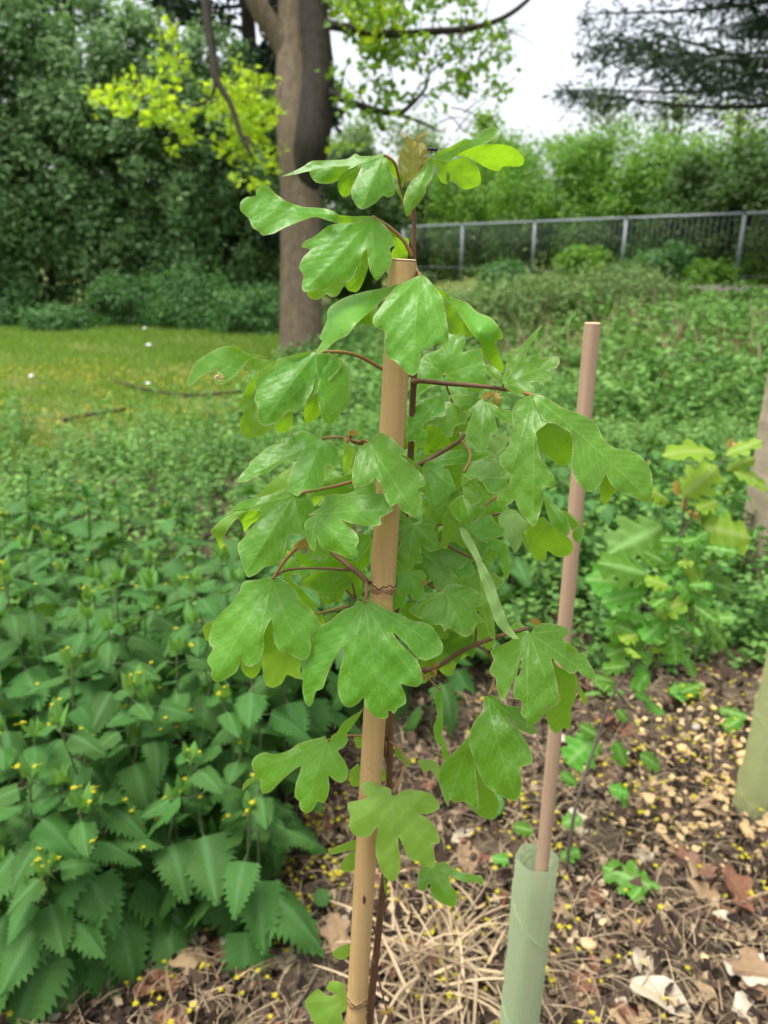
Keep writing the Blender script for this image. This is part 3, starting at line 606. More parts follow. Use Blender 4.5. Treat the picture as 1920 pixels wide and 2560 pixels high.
# ------------------------------------------------------------------ canes and guards
def cane(name, top, bot, rad, label, nodes, mat, hole=True, bow=0):
    """hollow bamboo cane from its buried foot to its cut top; nodes = fractions from the top"""
    t = thing(name, bot, label, 'cane'); top = Vector(top); bot = Vector(bot); seg = 28; n = 150; V, F = [], []
    ax = (bot - top).normalized(); e1 = ax.cross(Vector((0, 1, 0))).normalized(); e2 = ax.cross(e1)
    def radius(f):
        r = rad * (1 + .06 * f)
        for k in nodes:
            x_ = (f - k) * (bot - top).length
            r += rad * (.10 * math.exp(-(x_ / .004) ** 2) - .07 * math.exp(-((x_ - .009) / .006) ** 2) + .04 * math.exp(-((x_ + .02) / .02) ** 2))
        return r
    fs = sorted(set(list(np.linspace(0, 1, n)) + [k + q / (bot - top).length for k in nodes for q in np.linspace(-.03, .03, 25)]))
    fs = [f for f in fs if 0 <= f <= 1]
    for f in fs:
        c = top.lerp(bot, f) + e1 * bow * math.sin(f * math.pi)
        for k in range(seg):
            a = 2 * math.pi * k / seg; r = radius(f) * (1 + .012 * math.sin(2 * a + f * 3)); V.append(c + (e1 * math.cos(a) + e2 * math.sin(a)) * r)
    m_ = len(fs)
    for i in range(m_ - 1):
        for k in range(seg): F.append((i * seg + k, i * seg + (k + 1) % seg, (i + 1) * seg + (k + 1) % seg, (i + 1) * seg + k))
    mesh_np('culm', V, F, M[mat], t)
    V, F = [], []
    for rr_, dz in ((rad * .995, -.0006), (rad * .93, -.0012), (rad * .7, -.0008), (rad * .64, .004), (rad * .6, .03)):
        for k in range(seg):
            a = 2 * math.pi * k / seg; V.append(top + ax * dz + (e1 * math.cos(a) + e2 * math.sin(a)) * rr_)
    for i in range(4):
        for k in range(seg): F.append((i * seg + k, i * seg + (k + 1) % seg, (i + 1) * seg + (k + 1) % seg, (i + 1) * seg + k))
    F.append(tuple(4 * seg + k for k in range(seg))); mesh_np('cut_end', V, F, M['cane_cut'], t, smooth=False)
    rs2 = random.Random(4)
    for kk, k in enumerate(nodes):
        V, F = [], []; c = top.lerp(bot, k); L = (bot - top).length
        offs = [(-.0012, 1.004), (-.0004, 1.02), (.0018, 1.02), (.0034, 1.004)]
        for dz, sc in offs:
            for q in range(seg):
                a = 2 * math.pi * q / seg; j = .0008 * math.sin(a * 3 + kk) + .0004 * rs2.uniform(-1, 1); V.append(c + ax * (dz + j) + (e1 * math.cos(a) + e2 * math.sin(a)) * radius(k + dz / L) * sc)
        for i in range(3):
            for q in range(seg): F.append((i * seg + q, i * seg + (q + 1) % seg, (i + 1) * seg + (q + 1) % seg, (i + 1) * seg + q))
        nd = mesh_np('node', V, F, M['cane_node'], t)
        pts = []; 
        for q in range(57):
            a = 2 * math.pi * q / 56; jj = -.0026 + .0011 * math.sin(a * 4 + kk) + .0007 * math.sin(a * 11 + 2 * kk); pts.append(c + ax * jj + (e1 * math.cos(a) + e2 * math.sin(a)) * radius(k + jj / L) * 1.006)
        V, F = tube_geo(pts, .0004, 5); mesh_np('scar', V, F, M['crack'], nd)
    return t, radius
ctop = P(*ph('A', 972, 650), PA(0, 652)); cb1 = P(*ph('N', 394, 1340), PA(0, 2546) - .004); cdir = (cb1 - ctop) / (ctop.z - cb1.z)
cfoot = ctop + cdir * (ctop.z + .02)
def cfrac(z, x, y):
    v = (ph(z, x, y)[1] - 1280) / FPX; best = min((abs((P(*ph(z, x, y), .465 / (CP - v * SP))).z - ctop.lerp(cfoot, f).z), f) for f in np.linspace(0, 1, 4001)); return best[1]
main_cane, crad = cane('bamboo_cane', ctop, cfoot, .0082, 'pale bamboo cane in front, top cut just above the big sapling leaves', [cfrac('B', 1190, 1335), cfrac('N', 395, 1215)], 'cane')
# knot on the cane
kn = cfrac('N', 440, 665); kc = ctop.lerp(cfoot, kn); V, F = tube_geo([kc + Vector((.0004, -.0093, .004)), kc + Vector((.0006, -.0096, .001)), kc + Vector((.0002, -.0093, -.004))], [.0004, .0013, .0005], 8); mesh_np('knot', V, F, M['crack'], main_cane)
D2 = .753
c2t = PH(*ph('F', 1280, 700), D2); c2m = PH(*ph('F', 1172, 1835), D2 - .004); d2 = (c2m - c2t) / (c2t.z - c2m.z); c2f = c2t + d2 * (c2t.z + .02)
cane2, _ = cane('bamboo_cane', c2t, c2f, .008, 'pinkish bamboo cane on the right rising out of a tree guard', [.62], 'cane_far', bow=.0015)
def guard(name, axis_top, axis_bot, rad, label, mat, peak=.018, seed=0, pitch=.16, phase=0, turn=-1.57):
    """spiral plastic tube: wound strip whose free edge steps the radius; peaked cut at the top"""
    base = Vector(axis_bot); t = thing(name, base, label, 'tree guard'); a0 = Vector(axis_top); ax = (base - a0); L = ax.length; ax.normalize()
    e1 = ax.cross(Vector((0, 1, 0))).normalized(); e2 = ax.cross(e1); seg = 72; n = 90; V, F = [], []
    for i in range(n + 1):
        for k in range(seg):
            a = 2 * math.pi * k / seg; s0 = -peak * (math.cos(a - turn) ) * .5 - peak * .5 * max(0, math.cos(a - turn)) ** 4
            s = s0 + (L - s0) * i / n; w = ((s / pitch + a / 6.2832 + phase) % 1.0); r = rad * (1 + .035 * (1 - w) + .045 * math.cos(6 * a) + .012 * math.sin(s * 30 + a * 2))
            V.append(a0 + ax * s + (e1 * math.cos(a) + e2 * math.sin(a)) * r)
    for i in range(n):
        for k in range(seg): F.append((i * seg + k, i * seg + (k + 1) % seg, (i + 1) * seg + (k + 1) % seg, (i + 1) * seg + k))
    o = mesh_np('sleeve', V, F, M[mat], t, smooth=True)
    pts = []; s = .02
    m_ = int((L - .02) / pitch * 40)
    for i in range(m_):
        s = .02 + i * pitch / 40
        a = -(s / pitch + phase) * 6.2832; pts.append(a0 + ax * s + (e1 * math.cos(a) + e2 * math.sin(a)) * rad * 1.045)
    V, F = tube_geo(pts, .0011, 5); mesh_np('seam', V, F, M[mat], t)
    return t
g1t = PH(*ph('F', 1160, 1852), D2 + .006); g1b = PH(*ph('F', 1122, 2212), D2 + .006); gd = (g1b - g1t) / (g1t.z - g1b.z)
guard('tree_guard', g1t, g1t + gd * g1t.z, .0262, 'pale green spiral tree guard round the second cane', 'guard', .003, 1, .19, .15, 1.7)
g2b = GP(*ph('F', 1618, 1752)); g2t = g2b + Vector((.025, .02, .47))
guard('tree_guard', g2t, g2b - Vector((0, 0, .01)), .037, 'yellowish green tree guard leaning at the right edge above wood chips', 'guard_old', .02, 2, .2, .5)
# concrete post
pb = GP(*ph('F', 1640, 1300)); t = thing('concrete_post', pb, 'weathered tan concrete post at the right edge behind the hawthorn', 'post')
def prism(w, d, h, bev=.012):
    pts = [(-w + bev, -d), (w - bev, -d), (w, -d + bev), (w, d - bev), (w - bev, d), (-w + bev, d), (-w, d - bev), (-w, -d + bev)]; n_ = 26; rs3 = random.Random(2)
    V = [(x + rs3.uniform(-.002, .002), y + rs3.uniform(-.002, .002), h * i / n_) for i in range(n_ + 1) for x, y in pts]; V += [(x * .8, y * .8, h + .015) for x, y in pts]
    F = [(i * 8 + k, i * 8 + (k + 1) % 8, (i + 1) * 8 + (k + 1) % 8, (i + 1) * 8 + k) for i in range(n_ + 1) for k in range(8)]; F.append(tuple((n_ + 1) * 8 + k for k in range(8))); return V, F
V, F = prism(.1, .1, .93); o = mesh_np('shaft', [Vector(v) + pb + Vector((.055, .05, -.02)) for v in V], F, M['concrete'], t, smooth=False)
V, F = prism(.13, .13, .06); o = mesh_np('footing', [Vector(v) + pb + Vector((.055, .05, -.02)) for v in V], F, M['concrete'], t, smooth=False)

# ------------------------------------------------------------------ hawthorn sapling
def haw_half(u):
    return .0 if u < .001 else max(.004, .34 * math.sin(math.pi * min(1, u * .93 + .02) ** .8) ** .7)
def haw_teeth(i, u, w):
    lob = .48 + .62 * abs(math.sin(u * 3 * math.pi + .4)); return w * lob * (1.07 if i % 2 else .95), u + .07 * abs(math.sin(u * 3 * math.pi + .4)) * (1 if 0 < u < .95 else 0)
M['hawnew'] = leaf_mat('new_hawthorn_leaf', (.15, .28, .015), (.22, .36, .03), (.45, .6, .02), .35, .5, .25, vein=(.3, .4, .1), nscale=50, use_rnd=False)
HL, HN = [[leaf_mesh('hawthorn_leaf', hm, rows=24, half=haw_half, fold=f, droop=dr, quilt=.02, teeth=haw_teeth, veins_each=6, wave=.02) for f, dr in ((.2, .3), (.4, .5), (.05, .8))] for hm in ('hawthorn', 'hawnew')]
def place_leaf(o, base, tip, nh, wide=1.0):
    ax = Vector(tip) - Vector(base); L = ax.length; o.matrix_world = frame(base, ax, nh) @ Matrix.Diagonal((L * wide, L, L, 1))
hd0 = .80
hb = GP(*ph('F', 1222, 1885)); ht = thing('hawthorn_sapling', hb, 'young hawthorn with lobed leaves leaning right behind the second cane', 'sapling')
hpts = [(1222, 1885), (1240, 1760), (1275, 1640), (1330, 1490), (1395, 1405), (1440, 1300), (1462, 1200), (1490, 1120), (1545, 1020), (1580, 960)]
HD = [None] + list(np.linspace(.98, 1.14, 9))
hp3 = [hb] + [PH(*ph('F', x, y), hb.y + .02 * i) for i, (x, y) in enumerate(hpts[1:])]
tube('stem', hp3, [.0042, .0038, .0035, .003, .0026, .0023, .002, .0017, .0014, .001], M['hawstem'], ht, 8)
def hdepth(y): return hb.y + .18 * min(1, max(0, (1885 - y) / 900))
def hq(z, x, y, o=0): X, Y = ph(z, x, y); return PH(X, Y, hdepth(Y * .864) + o)
for a in ([('F', 1455, 1230), ('F', 1470, 1150), ('F', 1478, 1090), ('F', 1482, 1060)], [('F', 1330, 1490), ('F', 1380, 1545), ('F', 1425, 1530)], [('F', 1440, 1300), ('F', 1480, 1270), ('F', 1530, 1250)], [('F', 1420, 1340), ('F', 1380, 1290), ('F', 1350, 1240)], [('F', 1405, 1395), ('F', 1450, 1390), ('F', 1500, 1400)]):
    tube('twig', [hq(*q) for q in a], np.linspace(.0026, .0012, len(a)), M['hawstem'], ht, 6)
hl = """960,840,610,1000,1.2 860,1170,590,1060,1 870,1230,545,1170,1 810,1290,560,1330,.9 1230,850,1590,900,1.2 1250,840,1300,620,1 1110,1160,1450,1260,.9 1090,640,1340,440,1.1 1310,360,1060,270,.7
1370,370,1610,250,.7 1380,470,1570,380,.7 1430,480,1690,540,.8 840,1460,590,1560,.9 900,1430,1090,1330,1 1230,1480,1410,1420,1 1250,1490,1410,1650,.8 1020,1570,1060,1770,1.1 830,1610,640,1690,1
720,1780,570,1790,.7 1000,680,880,570,.8 1060,960,1220,1030,1 1230,980,1460,1000,.7 880,1580,940,1700,1 1080,1690,1190,1810,.9 780,1540,750,1480,1 840,1600,700,1500,.9 640,1890,520,1840,.7
850,2020,960,2090,1.1 650,2070,730,2150,1 760,1960,880,2000,.8 990,1000,1060,1130,1 1000,1250,860,1180,1 1050,1210,1180,1330,1 1120,1290,1290,1360,.9 900,1300,1010,1390,1 1020,1430,1160,1500,1
950,1480,840,1590,1 1090,1400,1260,1420,.9 1150,1480,1230,1620,1 990,1100,850,1010,.9 1100,1050,1190,1190,.9 1010,1340,900,1440,1 1250,1180,1390,1300,.9 1170,1380,1330,1480,.9"""
r5 = random.Random(71)
for k in range(64):
    f = r5.random(); cx_, cy_ = 830 + 430 * f + r5.gauss(0, 115), 1760 - 900 * f + r5.gauss(0, 100); an = r5.uniform(0, 6.28); L_ = r5.uniform(80, 150)
    hl += ' %d,%d,%d,%d,%.2f' % (cx_, cy_, cx_ + math.cos(an) * L_, cy_ + abs(math.sin(an)) * L_ * .7 - 20, r5.uniform(.8, 1.1))
for i, q in enumerate(hl.split()):
    a, b2, c, d2_, wd = map(float, q.split(',')); o = obj_me('leaf', (HN if b2 < 700 or i % 9 == 4 else HL)[i % 3]); o.parent = ht; o.matrix_parent_inverse = Matrix.Translation(-hb)
    r2 = random.Random(i); off = r2.uniform(-.09, .03); bs, tp_ = hq('H', a, b2, off), hq('H', c, d2_, off - r2.uniform(.0, .04))
    ax = tp_ - bs; L = ax.length; o.matrix_basis = frame(bs, ax, (r2.uniform(-.4, .4), -.55, r2.uniform(.4, 1.0))) @ Matrix.Diagonal((L * 1.1 * wd, L, L, 1))
for i, (a, b2, c, d2_, wd) in enumerate([(650, 340, 500, 480, 1.3), (840, 500, 800, 380, .8), (920, 430, 1060, 490, 1), (740, 620, 860, 650, 1), (830, 650, 850, 740, .8), (470, 830, 570, 790, 1.1), (310, 870, 205, 840, .9), (460, 1030, 560, 980, .9), (190, 1045, 95, 1020, .8), (560, 600, 480, 540, .8), (690, 330, 600, 260, .9), (690, 360, 660, 430, .9), (430, 760, 410, 640, .8)]):
    o = obj_me('leaf', HL[i % 3]); o.parent = ht; o.matrix_parent_inverse = Matrix.Translation(-hb); r2 = random.Random(50 + i); bs, tp_ = hq('R', a, b2), hq('R', c, d2_, -.01)
    ax = tp_ - bs; L = ax.length; o.matrix_basis = frame(bs, ax, (r2.uniform(-.3, .3), -.5, .8)) @ Matrix.Diagonal((L * 1.2 * wd, L, L, 1))
YL = leaf_mesh('young_hawthorn_leaf', 'bronze', rows=16, half=haw_half, fold=.5, droop=.2, quilt=.02, teeth=haw_teeth, veins_each=4)
for i, (a, b2, c, d2_) in enumerate([(1100, 740, 1120, 650), (1120, 750, 1220, 770), (1060, 640, 1050, 540), (1390, 330, 1500, 290), (1400, 330, 1420, 260)]):
    o = obj_me('young_leaf', YL); o.parent = ht; o.matrix_parent_inverse = Matrix.Translation(-hb); bs, tp_ = hq('H', a, b2), hq('H', c, d2_); ax = tp_ - bs; L = ax.length
    o.matrix_basis = frame(bs, ax, (.2, -.7, .6)) @ Matrix.Diagonal((L, L, L, 1)); o['label'] = 'reddish young hawthorn leaf'
# single weed leaves on the litter
def weed(z, base, tip, label, wd=1.2, lift=.02, extra=()):
    b0 = GP(*ph(z, *base)); t = thing('weed', b0, label, 'weed')
    for i, (bb, tt) in enumerate([(base, tip)] + list(extra)):
        o = obj_me('leaf', HL[i % 3]); o.parent = t; o.matrix_parent_inverse = Matrix.Translation(-b0); p0 = GP(*ph(z, *bb)) + Vector((0, 0, lift)); p1 = GP(*ph(z, *tt)) + Vector((0, 0, lift + .01))
        ax = p1 - p0; L = ax.length; o.matrix_basis = frame(p0, ax, (.1, -.4, 1)) @ Matrix.Diagonal((L * wd, L, L, 1))
    tube('stem', [b0 - Vector((0, 0, .01)), b0 + Vector((.002, 0, lift))], .0015, M['nettle_stem'], t, 6, 2)
weed('R', (980, 1260), (700, 1140), 'bright green lobed seedling leaf on the litter right of the guard', 1.1, .03, [((930, 1240), (880, 1330)), ((960, 1230), (1010, 1270))])
weed('R', (1540, 270), (1370, 220), 'small green weed beside the yellowish guard', .9, .03, [((1500, 270), (1420, 330))])
weed('R', (1640, 650), (1659, 600), 'tiny green weed under the right guard', .9, .02)
weed('R', (700, 140), (640, 90), 'thin grey green weed sprig behind the second cane', .5, .05, [((700, 150), (780, 80)), ((690, 160), (600, 170)), ((720, 170), (820, 160)), ((700, 120), (690, 40))])
weed('R', (1080, 130), (1180, 90), 'grey green weed on bare soil behind the hawthorn stem', .6, .04, [((1080, 140), (1250, 130)), ((1100, 150), (1160, 190)), ((1150, 140), (1290, 90))])
# ------------------------------------------------------------------ the field maple sapling
SAP = thing('maple_sapling', (cfoot.x + .012, cfoot.y + .015, 0), 'field maple sapling with broad lobed leaves tied behind the front bamboo cane', 'sapling')
def S(z, x, y, rel=0):
    X, Y = ph(z, x, y); return P(X, Y, PA(X, Y) + rel * .001)
def catmull2(p, step=4.5):
    n = len(p); out = []
    for i in range(n):
        a, b, c, d = p[i - 1], p[i], p[(i + 1) % n], p[(i + 2) % n]; L = np.linalg.norm(c - b); k = max(1, int(round(L / step)))
        for q in range(k):
            t = q / k; out.append(.5 * (2 * b + (c - a) * t + (2 * a - 5 * b + 4 * c - d) * t * t + (3 * b - a - 3 * c + d) * t ** 3) * .8 + .2 * (b * (1 - t) + c * t))
    return np.array(out)
def segdist(pts, poly):
    best = np.full(len(pts), 1e9)
    for a, b in zip(poly[:-1], poly[1:]):
        ab = b - a; L = max((ab * ab).sum(), 1e-9); t = np.clip(((pts - a) @ ab) / L, 0, 1); best = np.minimum(best, np.linalg.norm(pts - a - t[:, None] * ab, axis=1))
    return best
def depth_field(ctrl):
    c = np.array(ctrl, float); n = len(c)
    if n == 1: return lambda p: np.full(len(p), c[0, 2])
    k = lambda r: np.sqrt(r * r + 45.0 ** 2)
    r = np.linalg.norm(c[:, None, :2] - c[None, :, :2], axis=2); A = np.zeros((n + 1, n + 1)); A[:n, :n] = k(r); A[n, :n] = A[:n, n] = 1
    w = np.linalg.lstsq(A, np.append(c[:, 2], 0), rcond=None)[0]
    return lambda p: k(np.linalg.norm(p[:, None, :] - c[None, :, :2], axis=2)) @ w[:n] + w[n]
def patch_geo(z, outline, base, tips, under=False, ctrl=(), fold=.16, seed=0, quilt=.24, hole=None):
    """one lamina: traced margin, its own depth surface, ribs and quilting between them. Depths in mm against the cane."""
    rng = np.random.default_rng(seed)
    pts = np.array([ph(z, *map(float, q.split(','))) for q in outline.split()]); M_ = catmull2(pts, 4.0); keep = [0]
    for i in range(1, len(M_)):
        if np.linalg.norm(M_[i] - M_[keep[-1]]) > 1.5: keep.append(i)
    M_ = M_[keep]
    conv = lambda q: np.array([*ph(z, q[0], q[1]), q[2]])
    b = conv(base); T = [conv(t) for t in tips]; cc = [b] + T + [conv(c) for c in ctrl]
    for t in T: cc.append((b + t) / 2 + np.array([0, 0, -abs(t[2] - b[2]) * .12 - 1.0]))
    df = depth_field(cc)
    prim, sec = [], []
    for j, t in enumerate(T):
        v = t[:2] - b[:2]; L = np.linalg.norm(v)
        if L < 8: continue
        nrm = np.array([-v[1], v[0]]) / L; bend = rng.uniform(-.03, .03) * L; s = np.linspace(0, .96, max(4, int(L / 4)))
        line = b[:2] + s[:, None] * v + (np.sin(s * 3.14) * bend)[:, None] * nrm; prim.append(line)
        for q in np.arange(.22, .92, 24.0 / max(L, 30)):
            for sd in (-1, 1):
                st = b[:2] + q * v + math.sin(q * 3.14) * bend * nrm; an = sd * R(rng.uniform(38, 50)); d = np.array([v[0] * math.cos(an) - v[1] * math.sin(an), v[0] * math.sin(an) + v[1] * math.cos(an)]) / L
                LL = L * .42 * (1.05 - .6 * q); s2 = np.arange(4, LL, 4.0)
                if len(s2) < 3: continue
                ln = st + s2[:, None] * (d + (v / L) * .0) + (s2[:, None] ** 2 / LL * .25) * v / L
                ok = inpoly(M_, ln); kk = len(ln) if ok.all() else int(np.argmin(ok)); ln = ln[:kk]
                if len(prim) > 0 and len(ln) > 2:
                    oth = [p for i2, p in enumerate(prim[:-1])]
                    if oth:
                        dm = np.min([segdist(ln, p) for p in oth], 0); bad = dm < 9; kk = len(ln) if not bad.any() else int(np.argmax(bad)); ln = ln[:kk]
                if len(ln) > 2: sec.append(ln)
    lo, hi = M_.min(0), M_.max(0); gx, gy = np.meshgrid(np.arange(lo[0], hi[0], 5.0), np.arange(lo[1], hi[1], 5.0)); gx[1::2] += 2.5; G = np.stack([gx.ravel(), gy.ravel()], 1) + rng.uniform(-.6, .6, (gx.size, 2))
    G = G[inpoly(M_, G)]; G = G[segdist(G, np.vstack([M_, M_[:1]])) > 2.6] if len(G) else G
    veinpts = [(p, .95, 2.0) for p in prim] + [(s, .42, 1.7) for s in sec]; extra, val = [], []
    for line, v, w in veinpts:
        if len(G): G = G[segdist(G, line) > w + .8]
    for line, v, w in veinpts:
        tg = np.gradient(line, axis=0); nr = np.stack([-tg[:, 1], tg[:, 0]], 1); nr /= np.maximum(np.linalg.norm(nr, axis=1, keepdims=True), 1e-6)
        for q, vv in ((0, v), (w, 0), (-w, 0)):
            e = line + nr * q; extra.append(e); val += [vv * (1 - .4 * i / len(e)) for i in range(len(e))]
    if extra:
        EX = np.vstack(extra); val = np.array(val); ok = inpoly(M_, EX); ok &= segdist(EX, np.vstack([M_, M_[:1]])) > 1.2; EX, val = EX[ok], val[ok]
        order = np.argsort(-val); used = set(); kp = []
        for i in order:
            key = (int(EX[i, 0] / 1.6), int(EX[i, 1] / 1.6))
            if key in used: continue
            used.add(key); kp.append(i)
        EX, val = EX[kp], val[kp]
    else: EX = np.zeros((0, 2)); val = np.zeros(0)
    nB = len(M_); ALL = np.vstack([M_, EX, G]); vein = np.concatenate([np.zeros(nB), val, np.zeros(len(G))]); edge = np.concatenate([np.ones(nB), np.zeros(len(ALL) - nB)])
    res = delaunay_2d_cdt([Vector(p) for p in ALL], [(i, (i + 1) % nB) for i in range(nB)], [], 0, 1e-4, True)
    vo, fo, orig = np.array([tuple(v) for v in res[0]]), np.array(res[2]), res[3]
    cen = vo[fo].mean(1); inside = inpoly(M_, cen)
    if hole is not None:
        hx, hy = ph(z, hole[0], hole[1]); inside &= (((cen[:, 0] - hx) / hole[2]) ** 2 + ((cen[:, 1] - hy) / hole[3]) ** 2) > 1
    fo = fo[inside]
    vv = np.array([max((vein[i] for i in o), default=0) for o in orig]); ee = np.array([max((edge[i] for i in o), default=1) for o in orig])
    rel = df(vo); sg = -1 if under else 1
    if prim:
        dp = np.min([segdist(vo, p) for p in prim], 0); rel = rel + fold * np.minimum(dp, 60) * .24 * sg * 1.0
        ds = np.min([segdist(vo, p) for p in prim + sec], 0); rel = rel - quilt * (1 - np.exp(-(ds / 7.5) ** 2)) * sg
    rel = rel + .7 * np.sin(vo[:, 0] * .045 + seed) * np.sin(vo[:, 1] * .052 + seed * 2) + .25 * np.sin(vo[:, 0] * .13 + seed * 3) * np.sin(vo[:, 1] * .12)
    bd = segdist(vo, np.vstack([M_, M_[:1]])); rel = rel + (.8 * np.sin(vo[:, 0] * .07 + vo[:, 1] * .09 + seed)) * np.exp(-bd / 9)
    V = [P(x, y, PA(x, y) + r * .001) for (x, y), r in zip(vo, rel)]
    a, b_, c_ = fo[:, 0], fo[:, 1], fo[:, 2]; ar = (vo[b_, 0] - vo[a, 0]) * (vo[c_, 1] - vo[a, 1]) - (vo[b_, 1] - vo[a, 1]) * (vo[c_, 0] - vo[a, 0])
    flip = (ar > 0) != under       # image y runs down: counter-clockwise on screen faces the camera
    fo = np.where(flip[:, None], fo[:, ::-1], fo)
    return V, fo, vv, ee
def sap_leaf(patches, mat='maple', petiole=None, label=None, name='leaf', prad=.0008):
    Vs, Fs, vn, ed = [], [], [], []
    for i, p in enumerate(patches):
        kw = p[4] if len(p) > 4 else {}
        kw = dict(kw); kw.setdefault('seed', len(SAP.children) * 7 + i)
        v, f, a, e = patch_geo(*p[:4], **kw); o0 = len(Vs); Vs += v; Fs.append(f + o0); vn.append(a); ed.append(e)
    F = np.vstack(Fs); V = np.array([tuple(v) for v in Vs])
    used = np.unique(F); rm = np.full(len(V), -1); rm[used] = np.arange(len(used)); va = np.concatenate(vn)[used]; ea = np.concatenate(ed)[used]
    o = mesh_np(name, V[used], rm[F], M[mat], SAP, {'vein': va, 'edge': ea, 'rnd': np.full(len(used), random.Random(len(SAP.children)).uniform(.25, .75))})
    if label: o['label'] = label
    if petiole: 
        pp = [S(*q) for q in petiole]; p_, r_ = spline(pp, 6, list(np.linspace(prad * 1.15, prad, len(pp)))); V, F = tube_geo(p_, r_, 7); pe = mesh_np('petiole', V, F, M['petiole']); pe.parent = o; pe.matrix_parent_inverse = Matrix.Translation(-SAP.location) @ Matrix()
        pe.matrix_parent_inverse = (Matrix.Translation(-Vector(SAP.location)) @ Matrix.Translation(Vector(SAP.location))).inverted()
    return o
U = dict(under=True)
def u(**k): return dict(under=True, **k)
# --- top pair and bud
sap_leaf([('A', '1080,212 1105,190 1130,172 1190,148 1240,118 1270,122 1305,108 1330,76 1372,64 1388,88 1372,114 1320,145 1260,170 1205,195 1150,219 1110,206', (1085, 210, 2), [(1385, 80, 24)], dict(fold=-.1)),
          ('A', '1086,200 1108,208 1106,245 1100,290 1076,322 1072,352 1046,394 1018,424 994,456 984,438 974,402 984,352 1010,300 1058,242', (1095, 205, 0), [(992, 445, -9)]),
          ('A', '1108,204 1150,217 1190,210 1232,196 1260,200 1300,240 1314,290 1305,322 1245,338 1210,320 1182,300 1168,315 1143,308 1124,272', (1110, 206, 2), [(1300, 315, 16)], u(ctrl=[(1250, 205, 6)], hole=(1170, 284, 5, 13))),
          ('A', '1212,190 1245,168 1320,143 1410,142 1470,163 1502,205 1488,236 1412,238 1390,259 1342,246 1292,216 1256,196', (1222, 190, 4), [(1485, 215, 22)], u(ctrl=[(1390, 255, 26)]))],
         petiole=[('A', 1020, 440, 12), ('A', 1010, 330, 11), ('A', 1050, 250, 8), ('A', 1088, 205, 2)])
sap_leaf([('A', '890,183 846,190 790,192 765,182 726,206 640,211 575,214 540,236 490,262 442,281 500,273 572,257 590,270 690,270 776,234 790,240 772,285 747,340 752,376 775,414 800,424 850,400 886,364 906,373 934,362 940,330 930,285 908,225', (888, 188, 0), [(795, 415, -16), (450, 280, 2), (600, 300, -4), (925, 355, -6)], dict(fold=.2)),
          ('A', '570,256 640,240 730,236 778,234 735,268 690,300 640,314 592,306 568,275', (760, 235, -3), [(585, 290, -8)]),
          ('A', '776,232 788,240 768,290 746,340 741,361 713,371 692,344 691,308 730,268', (780, 236, 3), [(712, 365, 8)], u()),
          ('A', '888,184 920,199 945,224 953,255 950,292 934,282 912,240', (890, 188, 2), [(948, 285, 8)], dict(fold=.1)),
          ('A', '936,282 950,312 966,360 976,390 958,366 942,335', (938, 288, 6), [(974, 385, 4)])], petiole=[('A', 1016, 470, 12), ('A', 975, 400, 9), ('A', 958, 300, 7), ('A', 935, 220, 3), ('A', 890, 188, 0)])
sap_leaf([('A', '1002,116 968,162 954,215 958,258 985,301 1012,294 1042,250 1048,190 1032,140', (1000, 295, 4), [(1003, 120, 2)], dict(fold=.5, quilt=1.2))], 'young', label='folded reddish young leaf at the tip', name='young_leaf')
sap_leaf([('A', '1040,140 1066,138 1082,178 1064,222 1036,256 1020,250 1046,190', (1025, 260, 8), [(1062, 145, 7)], dict(fold=.4, quilt=1.0)), ('A', '968,86 985,98 1004,116 992,128 978,110', (1000, 122, 7), [(970, 90, 9)]), ('A', '1076,84 1064,110 1046,142 1028,128 1032,108 1056,96', (1036, 135, 8), [(1074, 88, 10)])], 'young', label='reddish young leaf tips behind the folded one', name='young_leaf')
sap_leaf([('A', '960,250 952,300 968,330 982,300 970,262', (965, 325, 8), [(958, 262, 9)])], 'maple', name='young_leaf')
# --- second pair
sap_leaf([('A', '836,456 760,455 700,450 650,425 600,418 530,412 455,384 410,349 386,325 356,320 333,340 329,366 290,372 265,394 264,430 300,466 316,505 344,522 360,539 410,530 450,509 520,479 575,460 610,462 690,486 780,480', (835, 460, 0), [(285, 405, 6)], dict(ctrl=[(600, 440, -8), (355, 525, 0), (380, 330, 12)], fold=.1)),
          ('A', '838,458 780,480 690,487 640,500 590,541 546,564 530,588 568,601 536,636 520,680 538,712 532,766 545,785 600,776 630,775 664,750 690,720 700,738 730,745 760,720 780,670 800,610 815,600 820,640 828,690 856,736 880,716 900,694 908,706 926,640 916,596 938,580 920,530 890,490', (836, 460, -2), [(545, 775, -26), (855, 730, -18)], dict(fold=.2)),
          ('A', '555,784 600,774 632,774 690,720 715,742 735,744 765,715 790,640 805,594 821,612 821,680 792,760 770,786 736,780 716,760 690,800 660,808 640,796 600,821 566,811', (800, 600, 4), [(590, 810, 4), (765, 780, 6)], u()),
          ('A', '898,508 940,534 975,565 984,548 1000,560 990,640 930,641 924,610 938,584 916,545', (900, 512, 6), [(985, 630, 16)], u())],
         petiole=[('A', 1012, 630, 10), ('A', 985, 575, 8), ('A', 950, 535, 5), ('A', 905, 498, 2), ('A', 838, 458, -1)], prad=.0011)
